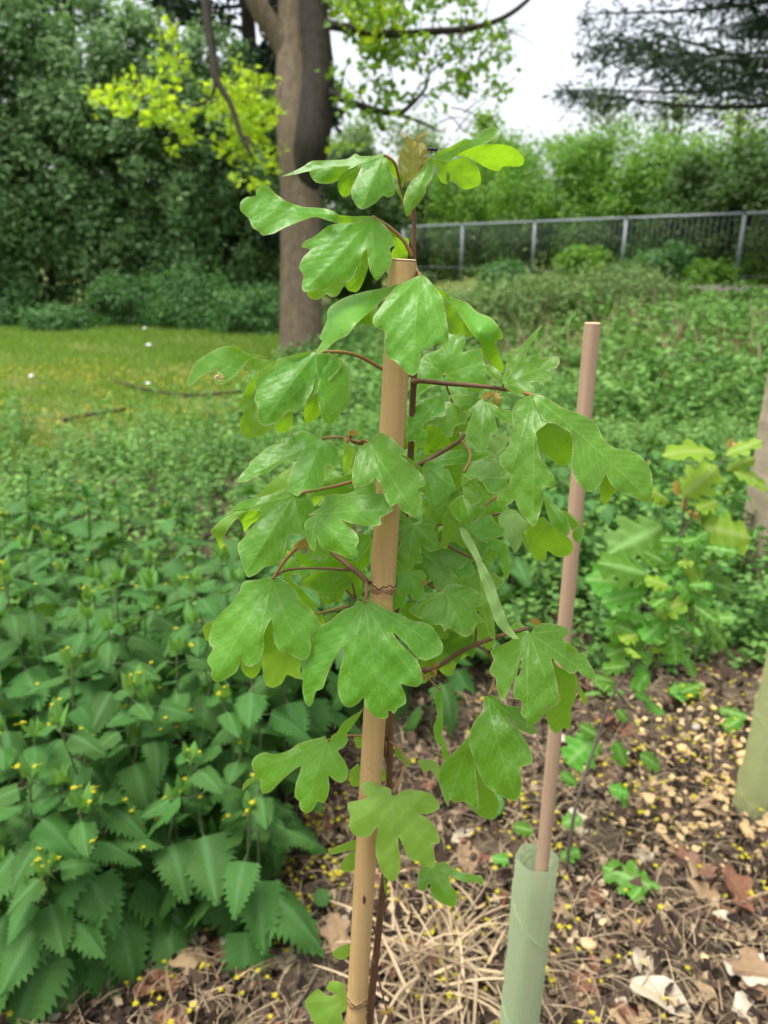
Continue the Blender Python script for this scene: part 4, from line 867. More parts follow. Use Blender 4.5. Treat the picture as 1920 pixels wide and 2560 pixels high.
sap_leaf([('A', '1050,712 1000,735 936,770 876,850 842,900 850,935 895,962 890,1010 905,1070 940,1090 985,1136 1020,1151 1046,1115 1056,1030 1086,1036 1126,1010 1156,1046 1173,1030 1172,960 1160,890 1145,808 1110,760 1072,720', (1050, 714, -12), [(1020, 1145, -46), (1165, 1035, -36), (848, 925, -34)], {}),
          ('A', '1042,716 980,740 900,765 800,785 720,810 650,855 640,910 610,985 620,1000 598,1040 600,1060 640,1035 680,1000 730,975 770,925 830,870 866,840 936,770', (1040, 718, -12), [(602, 1050, -30)], dict(fold=.1, ctrl=[(720, 812, -8), (640, 870, -14), (700, 995, -36), (790, 905, -34)])),
          ('A', '866,842 842,900 840,932 800,925 764,933 790,905 822,880', (866, 846, -20), [(780, 930, -12)], u()),
          ('A', '1070,716 1130,770 1190,810 1250,830 1300,875 1360,900 1400,950 1409,990 1380,1000 1395,1060 1413,1110 1405,1140 1370,1110 1330,1070 1310,1010 1280,975 1236,910 1190,840 1146,808 1110,755', (1068, 718, -12), [(1405, 1130, -26)], dict(fold=.1, ctrl=[(1260, 840, -10), (1250, 930, -28)])),
          ('A', '1146,806 1188,840 1236,910 1281,986 1240,972 1175,966 1166,900', (1150, 810, -18), [(1265, 975, -10)], u())],
         petiole=[('A', 1024, 660, 12), ('A', 1034, 695, 6), ('A', 1050, 713, -11)], prad=.001)
# --- left middle leaf with the insect-bitten lobe
sap_leaf([('A', '590,1043 500,1060 425,1080 415,1085 345,1060 300,1054 245,1025 190,1024 130,1050 70,1090 42,1142 29,1186 46,1196 80,1165 120,1140 160,1130 152,1165 157,1184 178,1190 220,1170 270,1125 300,1086 350,1069 420,1088 402,1118 350,1160 331,1195 328,1208 345,1225 335,1260 470,1270 560,1256 700,1120 690,1085 640,1044', (590, 1046, -6), [(40, 1190, -4), (170, 1180, -10)], dict(fold=.1, ctrl=[(400, 1080, -12), (450, 1260, -22), (600, 1150, -14)])),
          ('B', '470,95 445,150 456,180 440,230 460,282 465,350 490,386 540,385 600,350 640,304 690,311 730,270 780,190 800,122 822,114 815,190 820,260 840,340 880,383 920,360 956,310 1000,264 1013,190 1000,80 970,0 880,-35 801,-45 660,-20', (801, -42, -7), [(500, 378, -34), (882, 375, -24)], dict(fold=.22)),
          ('B', '300,-20 345,-30 480,-10 575,12 540,40 470,85 430,60 395,15', (560, 15, 4), [(330, -20, 2)], u()),
          ('B', '570,14 540,46 470,100 445,170 455,300 490,385 545,396 510,430 450,456 395,464 360,430 354,360 376,310 344,296 370,220 400,150 465,80', (560, 20, 2), [(395, 455, 12), (350, 300, 8)], u(ctrl=[(500, 390, 0)])),
          ('B', '640,304 670,320 665,380 630,426 590,431 555,396 600,350', (640, 310, -8), [(600, 425, 4)], u()),
          ('B', '815,112 826,200 832,322 770,374 740,365 735,300 760,230 790,150', (812, 120, -4), [(765, 365, 6)], u())],
         petiole=[('A', 1018, 1150, 18), ('A', 930, 1140, 16), ('A', 885, 1122, 14), ('A', 790, 1070, 6), ('A', 720, 1050, 0), ('A', 650, 1046, -4), ('A', 592, 1044, -6)], prad=.0011)
# --- upper right group
sap_leaf([('A', '1175,962 1240,974 1245,1010 1234,1050 1310,1030 1322,1050 1325,1090 1342,1112 1330,1150 1346,1190 1300,1226 1240,1210 1180,1190 1110,1195 1060,1225 1034,1241 1030,1190 1034,1110 1070,1060 1120,1040 1170,1010', (1153, 1150, 30), [(1210, 975, 44), (1320, 1090, 34), (1310, 1215, 26), (1045, 1225, 26), (1060, 1080, 38)], dict(fold=-.05))], petiole=[('C', 378, 85, 30), ('C', 400, 170, 34), ('C', 440, 290, 36), ('C', 465, 450, 30)], prad=.0007)
sap_leaf([('A', '1412,1187 1420,1130 1434,1066 1475,1040 1500,1010 1545,960 1581,928 1560,968 1520,1030 1508,1074 1516,1090 1580,1073 1640,1068 1658,1085 1645,1116 1616,1126 1626,1156 1600,1176 1530,1181 1552,1212 1540,1228 1500,1243 1450,1226', (1413, 1186, 8), [(1578, 932, 22), (1650, 1090, 10), (1545, 1222, -2)]), ('A', '1412,1187 1380,1180 1334,1132 1344,1100 1366,1110 1396,1136', (1411, 1186, 8), [(1345, 1110, 16)])], petiole=[('C', 720, 172, 12), ('C', 738, 138, 8)], prad=.0007)
sap_leaf([('C', '905,210 830,234 790,280 780,330 790,400 765,440 765,490 740,540 715,560 708,600 730,640 775,680 765,740 730,780 700,792 694,830 715,866 745,866 780,845 800,830 830,900 870,950 905,986 932,960 952,890 971,820 965,755 1010,756 1041,730 1030,690 990,640 960,590 935,530 930,480 926,425 990,372 1000,300', (905, 212, -14), [(905, 975, -50), (712, 850, -40), (1030, 735, -44)], dict(fold=.2, ctrl=[(985, 380, -26)])),
          ('C', '905,208 930,200 1000,230 1080,280 1180,315 1240,345 1290,390 1310,440 1345,490 1400,525 1500,541 1550,575 1600,645 1616,720 1606,836 1560,841 1490,810 1410,776 1370,740 1336,680 1310,730 1270,776 1220,781 1185,745 1150,690 1134,610 1140,500 1125,430 1085,400 1030,376 990,372 950,330', (908, 210, -14), [(1590, 825, -30)], dict(fold=.2, ctrl=[(1240, 770, -44), (1000, 370, -26), (1300, 400, -14)])),
          ('C', '990,373 1035,380 1100,415 1131,450 1136,560 1125,605 1100,626 1050,616 990,570 945,541 934,480 928,422', (990, 378, -22), [(1105, 615, -12)], u(ctrl=[(945, 530, -18)])),
          ('C', '1336,680 1370,725 1408,772 1375,800 1350,840 1325,861 1310,820 1302,765', (1338, 690, -26), [(1328, 850, -14)], u())],
         petiole=[('C', 750, 175, 12), ('C', 840, 190, 2), ('C', 905, 210, -13)], prad=.001)
sap_leaf([('C', '620,226 600,230 560,265 518,300 546,320 530,360 511,420 515,470 550,500 565,540 600,546 630,526 650,470 666,440 711,452 690,390 682,330 720,360 770,380 800,405 845,418 846,380 810,335 770,300 720,290 680,265 642,246', (622, 240, 6), [(600, 538, -16), (840, 405, -4), (528, 300, 4), (705, 445, -10)], dict(fold=.2))], petiole=[('C', 690, 175, 13), ('C', 660, 215, 10), ('C', 622, 240, 6)], prad=.0006)
sap_leaf([('C', '340,212 310,216 240,240 180,300 160,320 165,370 155,430 165,486 190,480 230,496 265,482 280,430 250,400 280,365 330,340 385,330 386,290 380,225', (350, 215, 18), [(260, 470, 4), (170, 470, 8)], dict(fold=.3)), ('C', '385,250 440,260 490,300 540,322 520,345 500,370 440,400 430,450 390,456 340,400 300,380 286,364 385,330', (390, 260, 24), [(395, 445, 14), (520, 330, 22)], u())])
sap_leaf([('C', '400,215 440,205 530,204 582,226 575,260 536,312 490,290 440,240', (410, 218, 26), [(540, 300, 14)])])
sap_leaf([('C', '290,395 330,394 380,430 422,490 400,516 335,536 330,570 300,576 265,550 254,500 280,440', (400, 505, 40), [(290, 400, 36), (300, 570, 46)], u())])
sap_leaf([('C', '265,610 330,580 420,535 530,529 620,530 656,555 640,580 560,600 490,616 430,622 375,632 410,660 431,710 451,770 410,796 400,836 360,870 335,897 305,880 281,830 270,800 234,770 262,720 250,660', (268, 612, 16), [(335, 885, -2), (640, 555, 26), (445, 765, 4)], dict(fold=.25))])
sap_leaf([('C', '400,655 440,636 492,640 480,690 452,712 425,700', (485, 650, 50), [(450, 705, 56)], u())])
sap_leaf([('C', '488,670 540,620 600,585 660,564 692,590 720,625 772,680 772,732 722,772 690,792 640,790 620,750 600,716 570,700 530,711 510,731 488,742', (492, 678, 8), [(765, 700, -8), (660, 785, -14)], dict(fold=.5)), ('C', '568,724 602,718 632,755 652,780 692,790 660,806 630,790 608,756', (575, 724, 4), [(660, 798, 6)], u()),
          ('C', '490,740 530,730 580,782 602,830 560,862 540,840 500,810', (492, 740, 4), [(598, 828, -4)], u()), ('C', '490,800 540,850 570,866 620,870 627,900 590,936 552,934 545,970 490,971 430,921 409,862 450,820', (490, 806, 2), [(620, 885, -8), (540, 962, -12)], dict(fold=.4))], petiole=[('C', 485, 480, 28), ('C', 530, 540, 20), ('C', 530, 600, 14), ('C', 495, 665, 8)], prad=.0009)
sap_leaf([('C', '412,880 432,921 482,970 460,1010 430,1060 402,1090 400,1116 380,1118 356,1102 370,1030 375,930', (425, 890, 2), [(375, 1105, 6)], u()), ], petiole=[('C', 690, 810, 20), ('C', 640, 850, 12), ('C', 610, 880, 4)], prad=.0008)
sap_leaf([('C', '490,985 540,960 600,930 660,918 682,960 736,1000 726,1040 690,1056 634,1060 640,1086 600,1070 560,1040 518,1020', (500, 985, 14), [(725, 1020, 6), (635, 1075, 2)], dict(fold=.2))])
sap_leaf([('C', '700,930 740,893 800,888 850,940 882,970 852,1020 838,1090 800,1142 770,1090 728,1040', (750, 895, 40), [(800, 1125, 30), (860, 970, 38)])], 'pale')
sap_leaf([('C', '880,985 960,930 1002,960 1090,1030 1131,1070 1146,1120 1110,1161 1050,1166 990,1131 985,1180 955,1196 910,1171 880,1100 864,1040', (960, 940, 10), [(1130, 1130, 20), (950, 1185, 24)], u()), ('C', '838,1005 858,1030 880,1090 892,1146 862,1110 840,1060', (840, 1010, 16), [(888, 1140, 20)], u()),
          ('C', '972,800 1010,830 1060,880 1110,930 1126,1000 1120,1032 1095,1041 1050,1010 1005,950 984,890', (975, 810, 0), [(1110, 1030, -14)], dict(fold=.3)), ('C', '1050,880 1110,899 1172,950 1180,975 1140,1011 1112,965 1072,912', (1060, 885, 6), [(1165, 965, 8)], u()), ('C', '1110,905 1160,945 1200,990 1212,1020 1186,1082 1150,1071 1140,1022 1178,975', (1120, 915, 4), [(1180, 1075, -4)])])
sap_leaf([('C', '470,1000 500,994 532,1035 570,1110 612,1200 671,1310 700,1400 762,1560 800,1620 822,1652 780,1646 720,1600 680,1542 641,1430 600,1310 560,1180 500,1080', (485, 1000, -6), [(812, 1645, -30)], dict(fold=-.15))], 'pale', label='pale narrow leaf seen from below, hanging edge on')
sap_leaf([('C', '588,1240 602,1310 650,1450 676,1545 682,1652 650,1640 625,1560 600,1400', (592, 1245, 4), [(678, 1640, -8)], u())])
sap_leaf([('C', '222,1050 300,1020 362,1080 400,1130 472,1140 541,1190 561,1270 500,1290 440,1312 414,1270 320,1242 332,1220 240,1130', (300, 1030, 34), [(440, 1300, 20), (550, 1240, 28)]), ('C', '150,1150 210,1140 322,1220 262,1272 160,1242 140,1200', (320, 1225, 30), [(155, 1200, 30)])])
sap_leaf([('C', '110,960 160,900 242,960 212,990 215,1002 160,1060 132,1140 94,1142 96,1040', (210, 975, 24), [(110, 1130, 18), (150, 915, 30)])])
sap_leaf([('C', '372,1362 340,1378 260,1380 180,1402 232,1420 200,1450 170,1491 260,1545 310,1570 360,1570 380,1611 400,1590 440,1600 480,1631 520,1641 560,1600 576,1560 622,1551 600,1530 560,1470 611,1450 600,1390 540,1350 450,1325 400,1332', (385, 1375, 10), [(500, 1630, -12), (190, 1485, 2), (605, 1440, 6), (190, 1405, 14)], dict(fold=.2, quilt=1.0))], petiole=[('C', 300, 1340, 24), ('C', 350, 1360, 16), ('C', 385, 1375, 10)])
sap_leaf([('C', '130,1240 190,1230 250,1260 262,1330 222,1360 150,1400 90,1411 78,1330', (255, 1330, 30), [(90, 1390, 26), (140, 1250, 36)])])
sap_leaf([('C', '340,1560 350,1500 382,1520 390,1590 440,1610 500,1642 560,1600 580,1660 550,1760 500,1740 450,1800 380,1720 330,1640', (380, 1530, 26), [(470, 1780, 34), (560, 1680, 34)], u())])
sap_leaf([('C', '590,1080 650,1058 720,1070 762,1120 772,1200 760,1291 735,1280 710,1200 680,1130 640,1115 622,1176 590,1176', (650, 1065, 34), [(752, 1280, 26)])])
sap_leaf([('C', '640,440 690,452 730,436 762,462 740,520 705,555 690,580 655,540 640,500', (650, 445, 44), [(700, 560, 40), (750, 465, 46)])], 'pale')
sap_leaf([('C', '185,500 215,490 240,500 200,560 180,600', (235, 495, 46), [(185, 590, 50)], u())])
# --- left middle group
sap_leaf([('B', '835,468 790,440 740,420 700,425 630,460 620,490 520,515 470,560 415,605 400,640 360,680 341,726 400,716 470,680 500,686 560,640 620,596 697,584 666,640 645,700 644,760 675,796 700,807 740,770 830,766 850,730 860,680 866,620 920,640 946,600 930,530 900,485 870,463', (838, 468, -4), [(350, 720, -24), (700, 798, -34), (935, 610, -14)], dict(fold=.18))], petiole=[('B', 1110, 482, 0), ('B', 1050, 482, 2), ('B', 960, 458, 0), ('B', 880, 460, -3), ('B', 840, 467, -4)])
sap_leaf([('B', '1120,482 1150,445 1190,430 1240,450 1290,495 1346,556 1310,566 1350,602 1400,640 1440,690 1456,740 1410,766 1436,820 1420,890 1396,934 1360,920 1310,890 1285,850 1250,870 1222,830 1202,780 1188,740 1158,698 1130,730 1070,751 1024,741 1020,680 1030,600 1050,540 1088,500', (1120, 485, -14), [(1395, 922, -42), (1040, 740, -34), (1240, 860, -44)], dict(fold=.2)), ('B', '1310,566 1340,570 1440,640 1476,670 1430,651 1352,606', (1312, 568, -14), [(1465, 664, -6)], u())], petiole=[('B', 1050, 490, 4), ('B', 1085, 475, -4), ('B', 1120, 484, -13)])
sap_leaf([('B', '985,508 1030,520 1032,560 1010,630 976,688 964,630 968,560', (1010, 515, 14), [(976, 680, 20)], u())], 'yellowish')
sap_leaf([('B', '866,620 910,642 950,682 1024,682 1022,750 900,780 842,770 856,700', (1020, 700, 16), [(870, 640, 22), (860, 760, 16)], u()), ('B', '850,716 940,735 1028,752 1032,790 900,804 770,803 800,770', (1020, 770, 10), [(790, 795, 6)])])
sap_leaf([('B', '675,800 640,768 560,790 470,814 380,830 320,870 284,921 350,896 476,895 470,932 420,1000 370,1060 340,1100 350,1150 375,1230 400,1286 450,1270 500,1230 560,1214 600,1180 622,1130 640,1042 700,1040 742,1052 770,960 792,890 790,850 752,800 700,796', (675, 802, -2), [(385, 1270, -34), (300, 910, -14), (735, 1040, -18)], dict(fold=.22)),
          ('B', '284,921 350,896 478,894 470,940 420,975 382,1018 370,975 340,940 300,980 256,1060 240,1118 215,1062 190,1030 182,1012 230,960', (470, 900, -10), [(238, 1105, -2), (380, 1005, 2)], u(ctrl=[(290, 925, -14)]))], petiole=[('B', 1020, 720, 4), ('B', 900, 752, 2), ('B', 760, 778, 0), ('B', 678, 800, -2)], prad=.001)
sap_leaf([('B', '456,812 490,770 560,700 662,634 645,700 645,762 560,790', (650, 760, 14), [(480, 800, 18), (640, 650, 20)], u()), ('B', '770,803 860,800 830,840 790,870 775,840', (780, 806, 14), [(790, 860, 18)], u())], 'yellowish')
sap_leaf([('B', '815,917 756,920 850,860 865,800 960,795 1020,780 1090,740 1146,728 1166,790 1215,790 1222,830 1266,886 1190,936 1190,976 1130,986 1060,976 985,960 950,944 990,980 1040,1020 1061,1070 1045,1110 1051,1160 1010,1179 960,1160 900,1136 850,1120 820,1080 808,1044 802,1130 770,1112 740,1020 740,960 780,930', (815, 917, -16), [(1250, 890, -34), (1030, 1170, -42), (1130, 745, -20), (775, 1100, -26)], dict(fold=.15))])
sap_leaf([('B', '670,1130 760,1160 860,1190 900,1140 1000,1190 1060,1180 1122,1060 1130,1120 1112,1220 1040,1260 900,1240 760,1230 700,1190', (900, 1240, 24), [(690, 1150, 20), (1110, 1090, 28)]), ('B', '1040,1030 1125,1040 1128,1090 1060,1180 1048,1110', (1120, 1050, 20), [(1060, 1170, 16)])])
sap_leaf([('B', '725,1310 800,1262 860,1248 1005,1262 1012,1332 955,1376 850,1386 780,1352', (1005, 1290, 20), [(745, 1315, 14), (860, 1378, 16)], u())], 'maple')
sap_leaf([('B', '600,1222 652,1168 702,1200 762,1250 732,1292 662,1262 680,1330 800,1440 830,1470 770,1450 680,1370 620,1300', (620, 1240, 26), [(815, 1462, 22), (660, 1180, 28)])])
sap_leaf([('B', '545,1300 500,1290 460,1300 375,1315 350,1380 310,1435 240,1500 200,1550 190,1580 170,1650 175,1690 195,1705 160,1780 185,1830 180,1870 210,1908 260,1896 330,1851 355,1801 362,1766 390,1811 430,1816 470,1781 496,1710 496,1630 516,1571 542,1538 552,1590 560,1650 562,1681 590,1721 630,1731 680,1761 740,1779 771,1740 776,1690 775,1630 832,1591 820,1540 770,1470 715,1420 680,1360 620,1310 575,1290', (545, 1300, -8), [(205, 1895, -40), (740, 1765, -34), (195, 1590, -20), (440, 1790, -40)], dict(fold=.15)),
          ('B', '600,1290 640,1300 700,1340 770,1410 802,1482 760,1462 715,1421 660,1340', (605, 1294, -4), [(790, 1470, 4)]), ('B', '542,1540 552,1572 552,1681 546,1751 520,1741 482,1741 490,1650 516,1578', (542, 1545, -18), [(530, 1740, -14)], dict(fold=.1)),
          ('B', '207,1540 140,1571 134,1601 150,1651 166,1662 190,1581 212,1556', (206, 1545, -10), [(150, 1640, -2)], u()), ('B', '360,1770 390,1815 440,1816 482,1790 470,1851 430,1887 390,1871 364,1831', (400, 1800, -20), [(420, 1880, -12)], u())], petiole=[('B', 700, 1105, 2), ('B', 620, 1190, -2), ('B', 548, 1298, -8)], prad=.0011)
sap_leaf([('D', '500,540 560,468 602,510 680,550 712,580 706,702 640,680 620,701 600,736 550,757 510,741 494,690 488,630 480,600', (640, 530, 4), [(540, 750, 12), (695, 690, 12)], u())], 'yellowish', petiole=[('D', 1000, 270, 16), ('D', 900, 295, 12), ('D', 815, 318, 8)])
sap_leaf([('D', '800,330 830,322 862,370 830,388 822,350', (815, 325, 8), [(850, 380, 12)], u())], 'yellowish')
sap_leaf([('D', '1095,250 1050,240 1030,270 960,300 890,360 830,390 780,410 786,460 760,510 730,570 715,620 726,650 700,702 728,710 724,770 740,840 765,870 790,840 805,780 846,760 870,690 900,620 936,550 964,514 975,530 960,600 940,680 934,760 950,830 985,871 1020,871 1060,846 1088,818 1095,860 1130,910 1170,936 1210,942 1236,926 1230,896 1250,894 1270,911 1290,880 1336,850 1336,800 1310,735 1350,746 1405,751 1436,720 1430,650 1400,590 1350,540 1300,490 1264,430 1330,490 1400,568 1450,596 1500,580 1550,550 1556,500 1520,430 1490,390 1440,368 1380,360 1300,320 1220,290 1170,260 1130,244', (1096, 252, -14), [(1215, 930, -52), (765, 860, -42), (1545, 540, -26), (985, 860, -48), (1425, 735, -46)], dict(fold=.1))], petiole=[('B', 1100, 1310, -9), ('B', 1105, 1370, -12), ('B', 1095, 1436, -14)], prad=.0011)
sap_leaf([('D', '870,1060 860,1044 820,1055 750,1070 700,1090 640,1130 560,1150 500,1140 450,1160 424,1200 430,1240 446,1260 434,1290 476,1305 475,1340 490,1382 530,1376 580,1330 620,1290 680,1240 717,1223 705,1270 685,1330 679,1400 705,1430 710,1470 745,1502 790,1480 815,1430 850,1441 876,1400 886,1340 880,1278 910,1300 950,1320 986,1300 996,1250 980,1200 940,1140 935,1130 970,1110 996,1070 990,1030 1040,960 1060,930 1087,878 1060,900 1010,930 960,970 930,1020 900,1040 885,1080', (868, 1066, -6), [(450, 1240, -26), (750, 1490, -38), (970, 1300, -20), (1080, 885, 4)], dict(fold=.14)), ('D', '440,1290 400,1300 375,1330 369,1368 400,1341 428,1312', (438, 1296, -22), [(374, 1358, -14)], u())], petiole=[('D', 1235, 1040, 14), ('D', 1075, 1042, 14), ('D', 1000, 1040, 8), ('D', 920, 1055, -2), ('D', 870, 1068, -6)], prad=.0007)
sap_leaf([('N', '580,182 574,150 520,130 465,112 425,118 420,146 440,180 456,191 420,206 355,220 350,250 363,285 358,340 375,380 420,403 470,390 508,345 498,420 496,480 510,540 535,595 570,630 600,620 622,570 622,500 612,420 617,402 640,450 660,500 690,526 715,525 745,546 785,562 806,540 800,480 790,440 826,431 825,400 800,340 760,300 724,279 770,281 826,251 820,220 790,180 740,160 690,155 640,158 606,180', (582, 184, -18), [(572, 618, -46), (790, 550, -40), (365, 330, -36), (815, 240, -22), (430, 130, -14)], dict(fold=.1))], 'yellowish', petiole=[('D', 1240, 1070, 12), ('D', 1330, 1160, 0), ('D', 1320, 1250, -8), ('D', 1262, 1380, -18)], prad=.0008)
# --- lower right group
sap_leaf([('E', '1125,196 1090,150 1040,134 1010,165 1020,230 970,260 890,300 911,350 885,410 890,440 921,460 930,530 960,602 1000,540 1020,490 1032,472 1062,440 1078,400 1072,354 1056,384 1050,440 1030,510 1030,580 1076,600 1074,680 1105,702 1100,752 1150,740 1200,690 1232,640 1225,628 1270,636 1297,600 1290,540 1280,480 1270,420 1254,348 1300,380 1350,430 1390,436 1410,420 1440,450 1524,482 1500,410 1462,350 1470,326 1410,310 1400,290 1325,230 1352,210 1350,168 1300,150 1230,134 1170,150 1138,182', (1125, 198, -10), [(1120, 745, -46), (960, 595, -34), (1515, 475, -20), (1340, 175, 2), (1015, 160, 4), (1285, 610, -40)], dict(fold=.16)),
          ('E', '1256,352 1300,400 1395,440 1396,580 1370,642 1366,752 1320,762 1285,792 1245,760 1218,680 1240,640 1296,600 1286,500', (1262, 362, -10), [(1290, 780, 4)], u(ctrl=[(1390, 500, -4)])), ('E', '1400,440 1432,530 1466,590 1451,622 1416,550', (1402, 446, -6), [(1452, 610, 2)], {}), ('E', '1325,235 1400,288 1412,300 1400,318 1350,310', (1328, 240, -14), [(1400, 305, -18)])])
sap_leaf([('E', '850,590 888,558 922,575 980,620 1060,634 1078,682 1122,722 1168,762 1150,797 1100,786 1050,760 984,693 1030,730 1080,800 1126,880 1141,960 1110,980 1069,1000 1076,1090 1066,1166 1030,1192 950,1160 905,1130 860,1100 840,1060 816,1010 800,960 764,860 770,800 790,730 845,650', (872, 572, -10), [(1040, 1180, -48), (1160, 775, -20), (1130, 960, -40)], dict(fold=.14)),
          ('E', '776,792 700,880 640,930 600,980 582,1050 600,1130 640,1224 650,1180 680,1202 740,1195 810,1242 819,1190 812,1100 802,1000 780,870', (850, 640, -12), [(640, 1210, -30), (805, 1230, -36)], dict(fold=.2, ctrl=[(770, 860, -26)])),
          ('E', '772,870 802,960 852,1080 905,1130 941,1200 930,1272 905,1302 830,1281 752,1216 746,1196 816,1242 814,1100', (780, 880, -8), [(900, 1290, -4)], u())], petiole=[('E', 905, 365, 2), ('E', 915, 440, 0), ('E', 905, 510, -4), ('E', 880, 562, -10)], prad=.0009)
sap_leaf([('E', '592,530 604,498 607,600 611,740 602,800 626,850 642,920 612,942 598,850 580,870 560,810 554,750 576,680 560,560', (596, 515, 6), [(625, 930, -6)], dict(fold=.2))], petiole=[('E', 500, 430, 10), ('E', 540, 480, 8), ('E', 590, 530, 6)], prad=.0007)
sap_leaf([('E', '578,100 612,88 602,180 642,200 782,200 792,290 720,352 640,350 690,370 660,450 600,430 556,350 602,310 556,160', (600, 110, 30), [(570, 340, 34), (770, 300, 36)], u())], 'yellowish')
sap_leaf([('E', '800,140 845,60 870,140 905,200 922,240 880,300 830,240', (850, 80, 16), [(880, 290, 22)], u())], 'yellowish')
sap_leaf([('E', '460,960 482,944 580,965 592,1082 542,1010 500,1020', (575, 1000, 30), [(470, 965, 24)])], 'pale')
sap_leaf([('E', '330,860 360,880 398,930 414,992 370,960 330,920', (335, 870, 18), [(410, 985, 8)])])
sap_leaf([('D', '1002,1260 1030,1225 1062,1210 1066,1330 1030,1341 1010,1330', (1064, 1240, 20), [(1012, 1325, 16)], u()), ('D', '1196,1220 1222,1260 1218,1302 1198,1310', (1200, 1230, 22), [(1210, 1300, 20)], u()), ('D', '1032,1050 1075,1042 1076,1110 1045,1110', (1074, 1050, 20), [(1040, 1100, 18)])], 'yellowish')
sap_leaf([('N', '716,590 740,550 772,540 800,545 850,525 890,555 940,580 1010,595 1042,600 1056,630 1040,656 1015,630 980,636 920,620 878,598 886,650 916,690 911,756 860,751 800,721 780,680 776,640 745,682 714,660', (780, 555, -4), [(890, 745, -26), (1045, 630, -16), (730, 665, -16)], dict(fold=.14))], petiole=[('N', 535, 640, 12), ('N', 640, 560, 4), ('N', 775, 555, -4)], prad=.0006)
sap_leaf([('N', '250,472 300,445 390,414 396,460 330,476 270,490', (390, 440, 16), [(260, 478, 10)]), ('N', '308,560 340,500 390,474 396,560 350,582', (390, 500, 16), [(320, 565, 10)])], 'yellowish')
sap_leaf([('N', '130,1250 190,1188 212,1196 250,1222 290,1215 342,1190 346,1290 320,1312 326,1390 200,1390 150,1312', (340, 1230, 6), [(140, 1255, -6), (230, 1385, -14)]), ('N', '240,1180 270,1143 340,1165 300,1212 250,1196', (320, 1200, 10), [(260, 1160, 14)])], 'yellowish')
sap_leaf([('N', '270,1002 310,965 366,958 362,1010 320,1036 280,1021', (364, 985, 8), [(280, 1008, 2)])], 'yellowish')
sap_leaf([('N', '536,590 548,640 556,712 540,670', (538, 595, 8), [(554, 705, 4)])])
sap_leaf([('N', '440,1180 462,1160 466,1200 455,1260 442,1258', (460, 1170, 16), [(448, 1250, 14)])])
# fill behind: shaded leaves deep in the crown
for i, (z, o, b0, tps) in enumerate([('C', '215,1060 260,1000 320,960 370,930 372,1000 340,1060 280,1080', (225, 1050, 44), [(365, 940, 48)]), ('C', '250,840 290,870 310,930 280,980 240,960', (250, 850, 50), [(290, 970, 46)]),
        ('C', '430,980 500,1080 560,1190 500,1180 440,1120 410,1060', (440, 990, 40), [(550, 1180, 36)]), ('B', '790,880 860,830 840,900 780,930', (850, 840, 20), [(790, 920, 18)]), ('C', '260,1180 340,1240 420,1280 440,1330 360,1330 290,1290 250,1240', (350, 1320, 40), [(260, 1200, 44), (430, 1300, 40)]),
        ('B', '860,1180 960,1150 1040,1190 1010,1240 900,1230', (1000, 1230, 30), [(870, 1190, 34)]), ('C', '960,0 960,0 960,0', None, None)]):
    if b0: sap_leaf([(z, o, b0, tps, u() if i in (1,) else {})])
TPL = [(0, 0), (-.10, -.06), (-.30, -.16), (-.44, -.05), (-.40, .08), (-.50, .20), (-.62, .42), (-.50, .52), (-.40, .50), (-.22, .40), (-.24, .60), (-.30, .76), (-.16, .84), (-.10, .96), (0, 1.04), (.10, .95), (.17, .83), (.29, .77), (.24, .6), (.21, .41), (.38, .52), (.50, .50), (.63, .40), (.50, .18), (.41, .06), (.45, -.07), (.28, -.16), (.10, -.07)]
def fill_leaf(x, y, size, ang, rel, tilt, under=False, mat='maple', wx=1.0):
    a = R(ang); f = lambda p: (x + (p[0] * wx * math.cos(a) - p[1] * math.sin(a)) * size, y + (p[0] * wx * math.sin(a) + p[1] * math.cos(a)) * size)
    o = ' '.join('%.1f,%.1f' % f(p) for p in TPL); tp_ = [(*f(p), rel + d) for p, d in (((0, 1.0), -tilt), ((-.58, .42), -tilt * .45), ((.58, .4), -tilt * .3), ((-.4, -.02), 2), ((.4, -.02), 3))]
    sap_leaf([('F', o, (x, y, rel), tp_, dict(under=under, fold=.18))], mat)
for q in [(905, 985, 105, 20, 26, 10), (960, 1080, 110, -25, 34, 12), (1010, 1000, 95, 40, 40, 8), (895, 1130, 105, 10, 9, 10), (930, 1200, 110, -30, 26, 12), (985, 1165, 100, 30, 36, 10), (880, 1235, 95, 25, 10, 8), (1035, 1120, 100, -15, 44, 10), (900, 1300, 100, -40, 22, 8), (985, 1300, 90, 15, 34, 8), (1060, 1060, 90, 20, 46, 8),
          (720, 1120, 100, 30, 26, 10), (690, 1210, 95, -20, 30, 8), (755, 1230, 90, 35, 34, 8), (780, 1010, 85, -10, 30, 8), (665, 1020, 85, 25, 30, 6), (890, 900, 90, 30, 34, 8), (950, 915, 85, -35, 46, 6), (1020, 1240, 95, -20, 42, 8), (930, 1390, 85, 10, 30, 6), (700, 1330, 80, 15, 26, 6), (845, 1060, 80, -15, 24, 6)]:
    fill_leaf(*q, under=(int(q[0]) % 3 == 0))
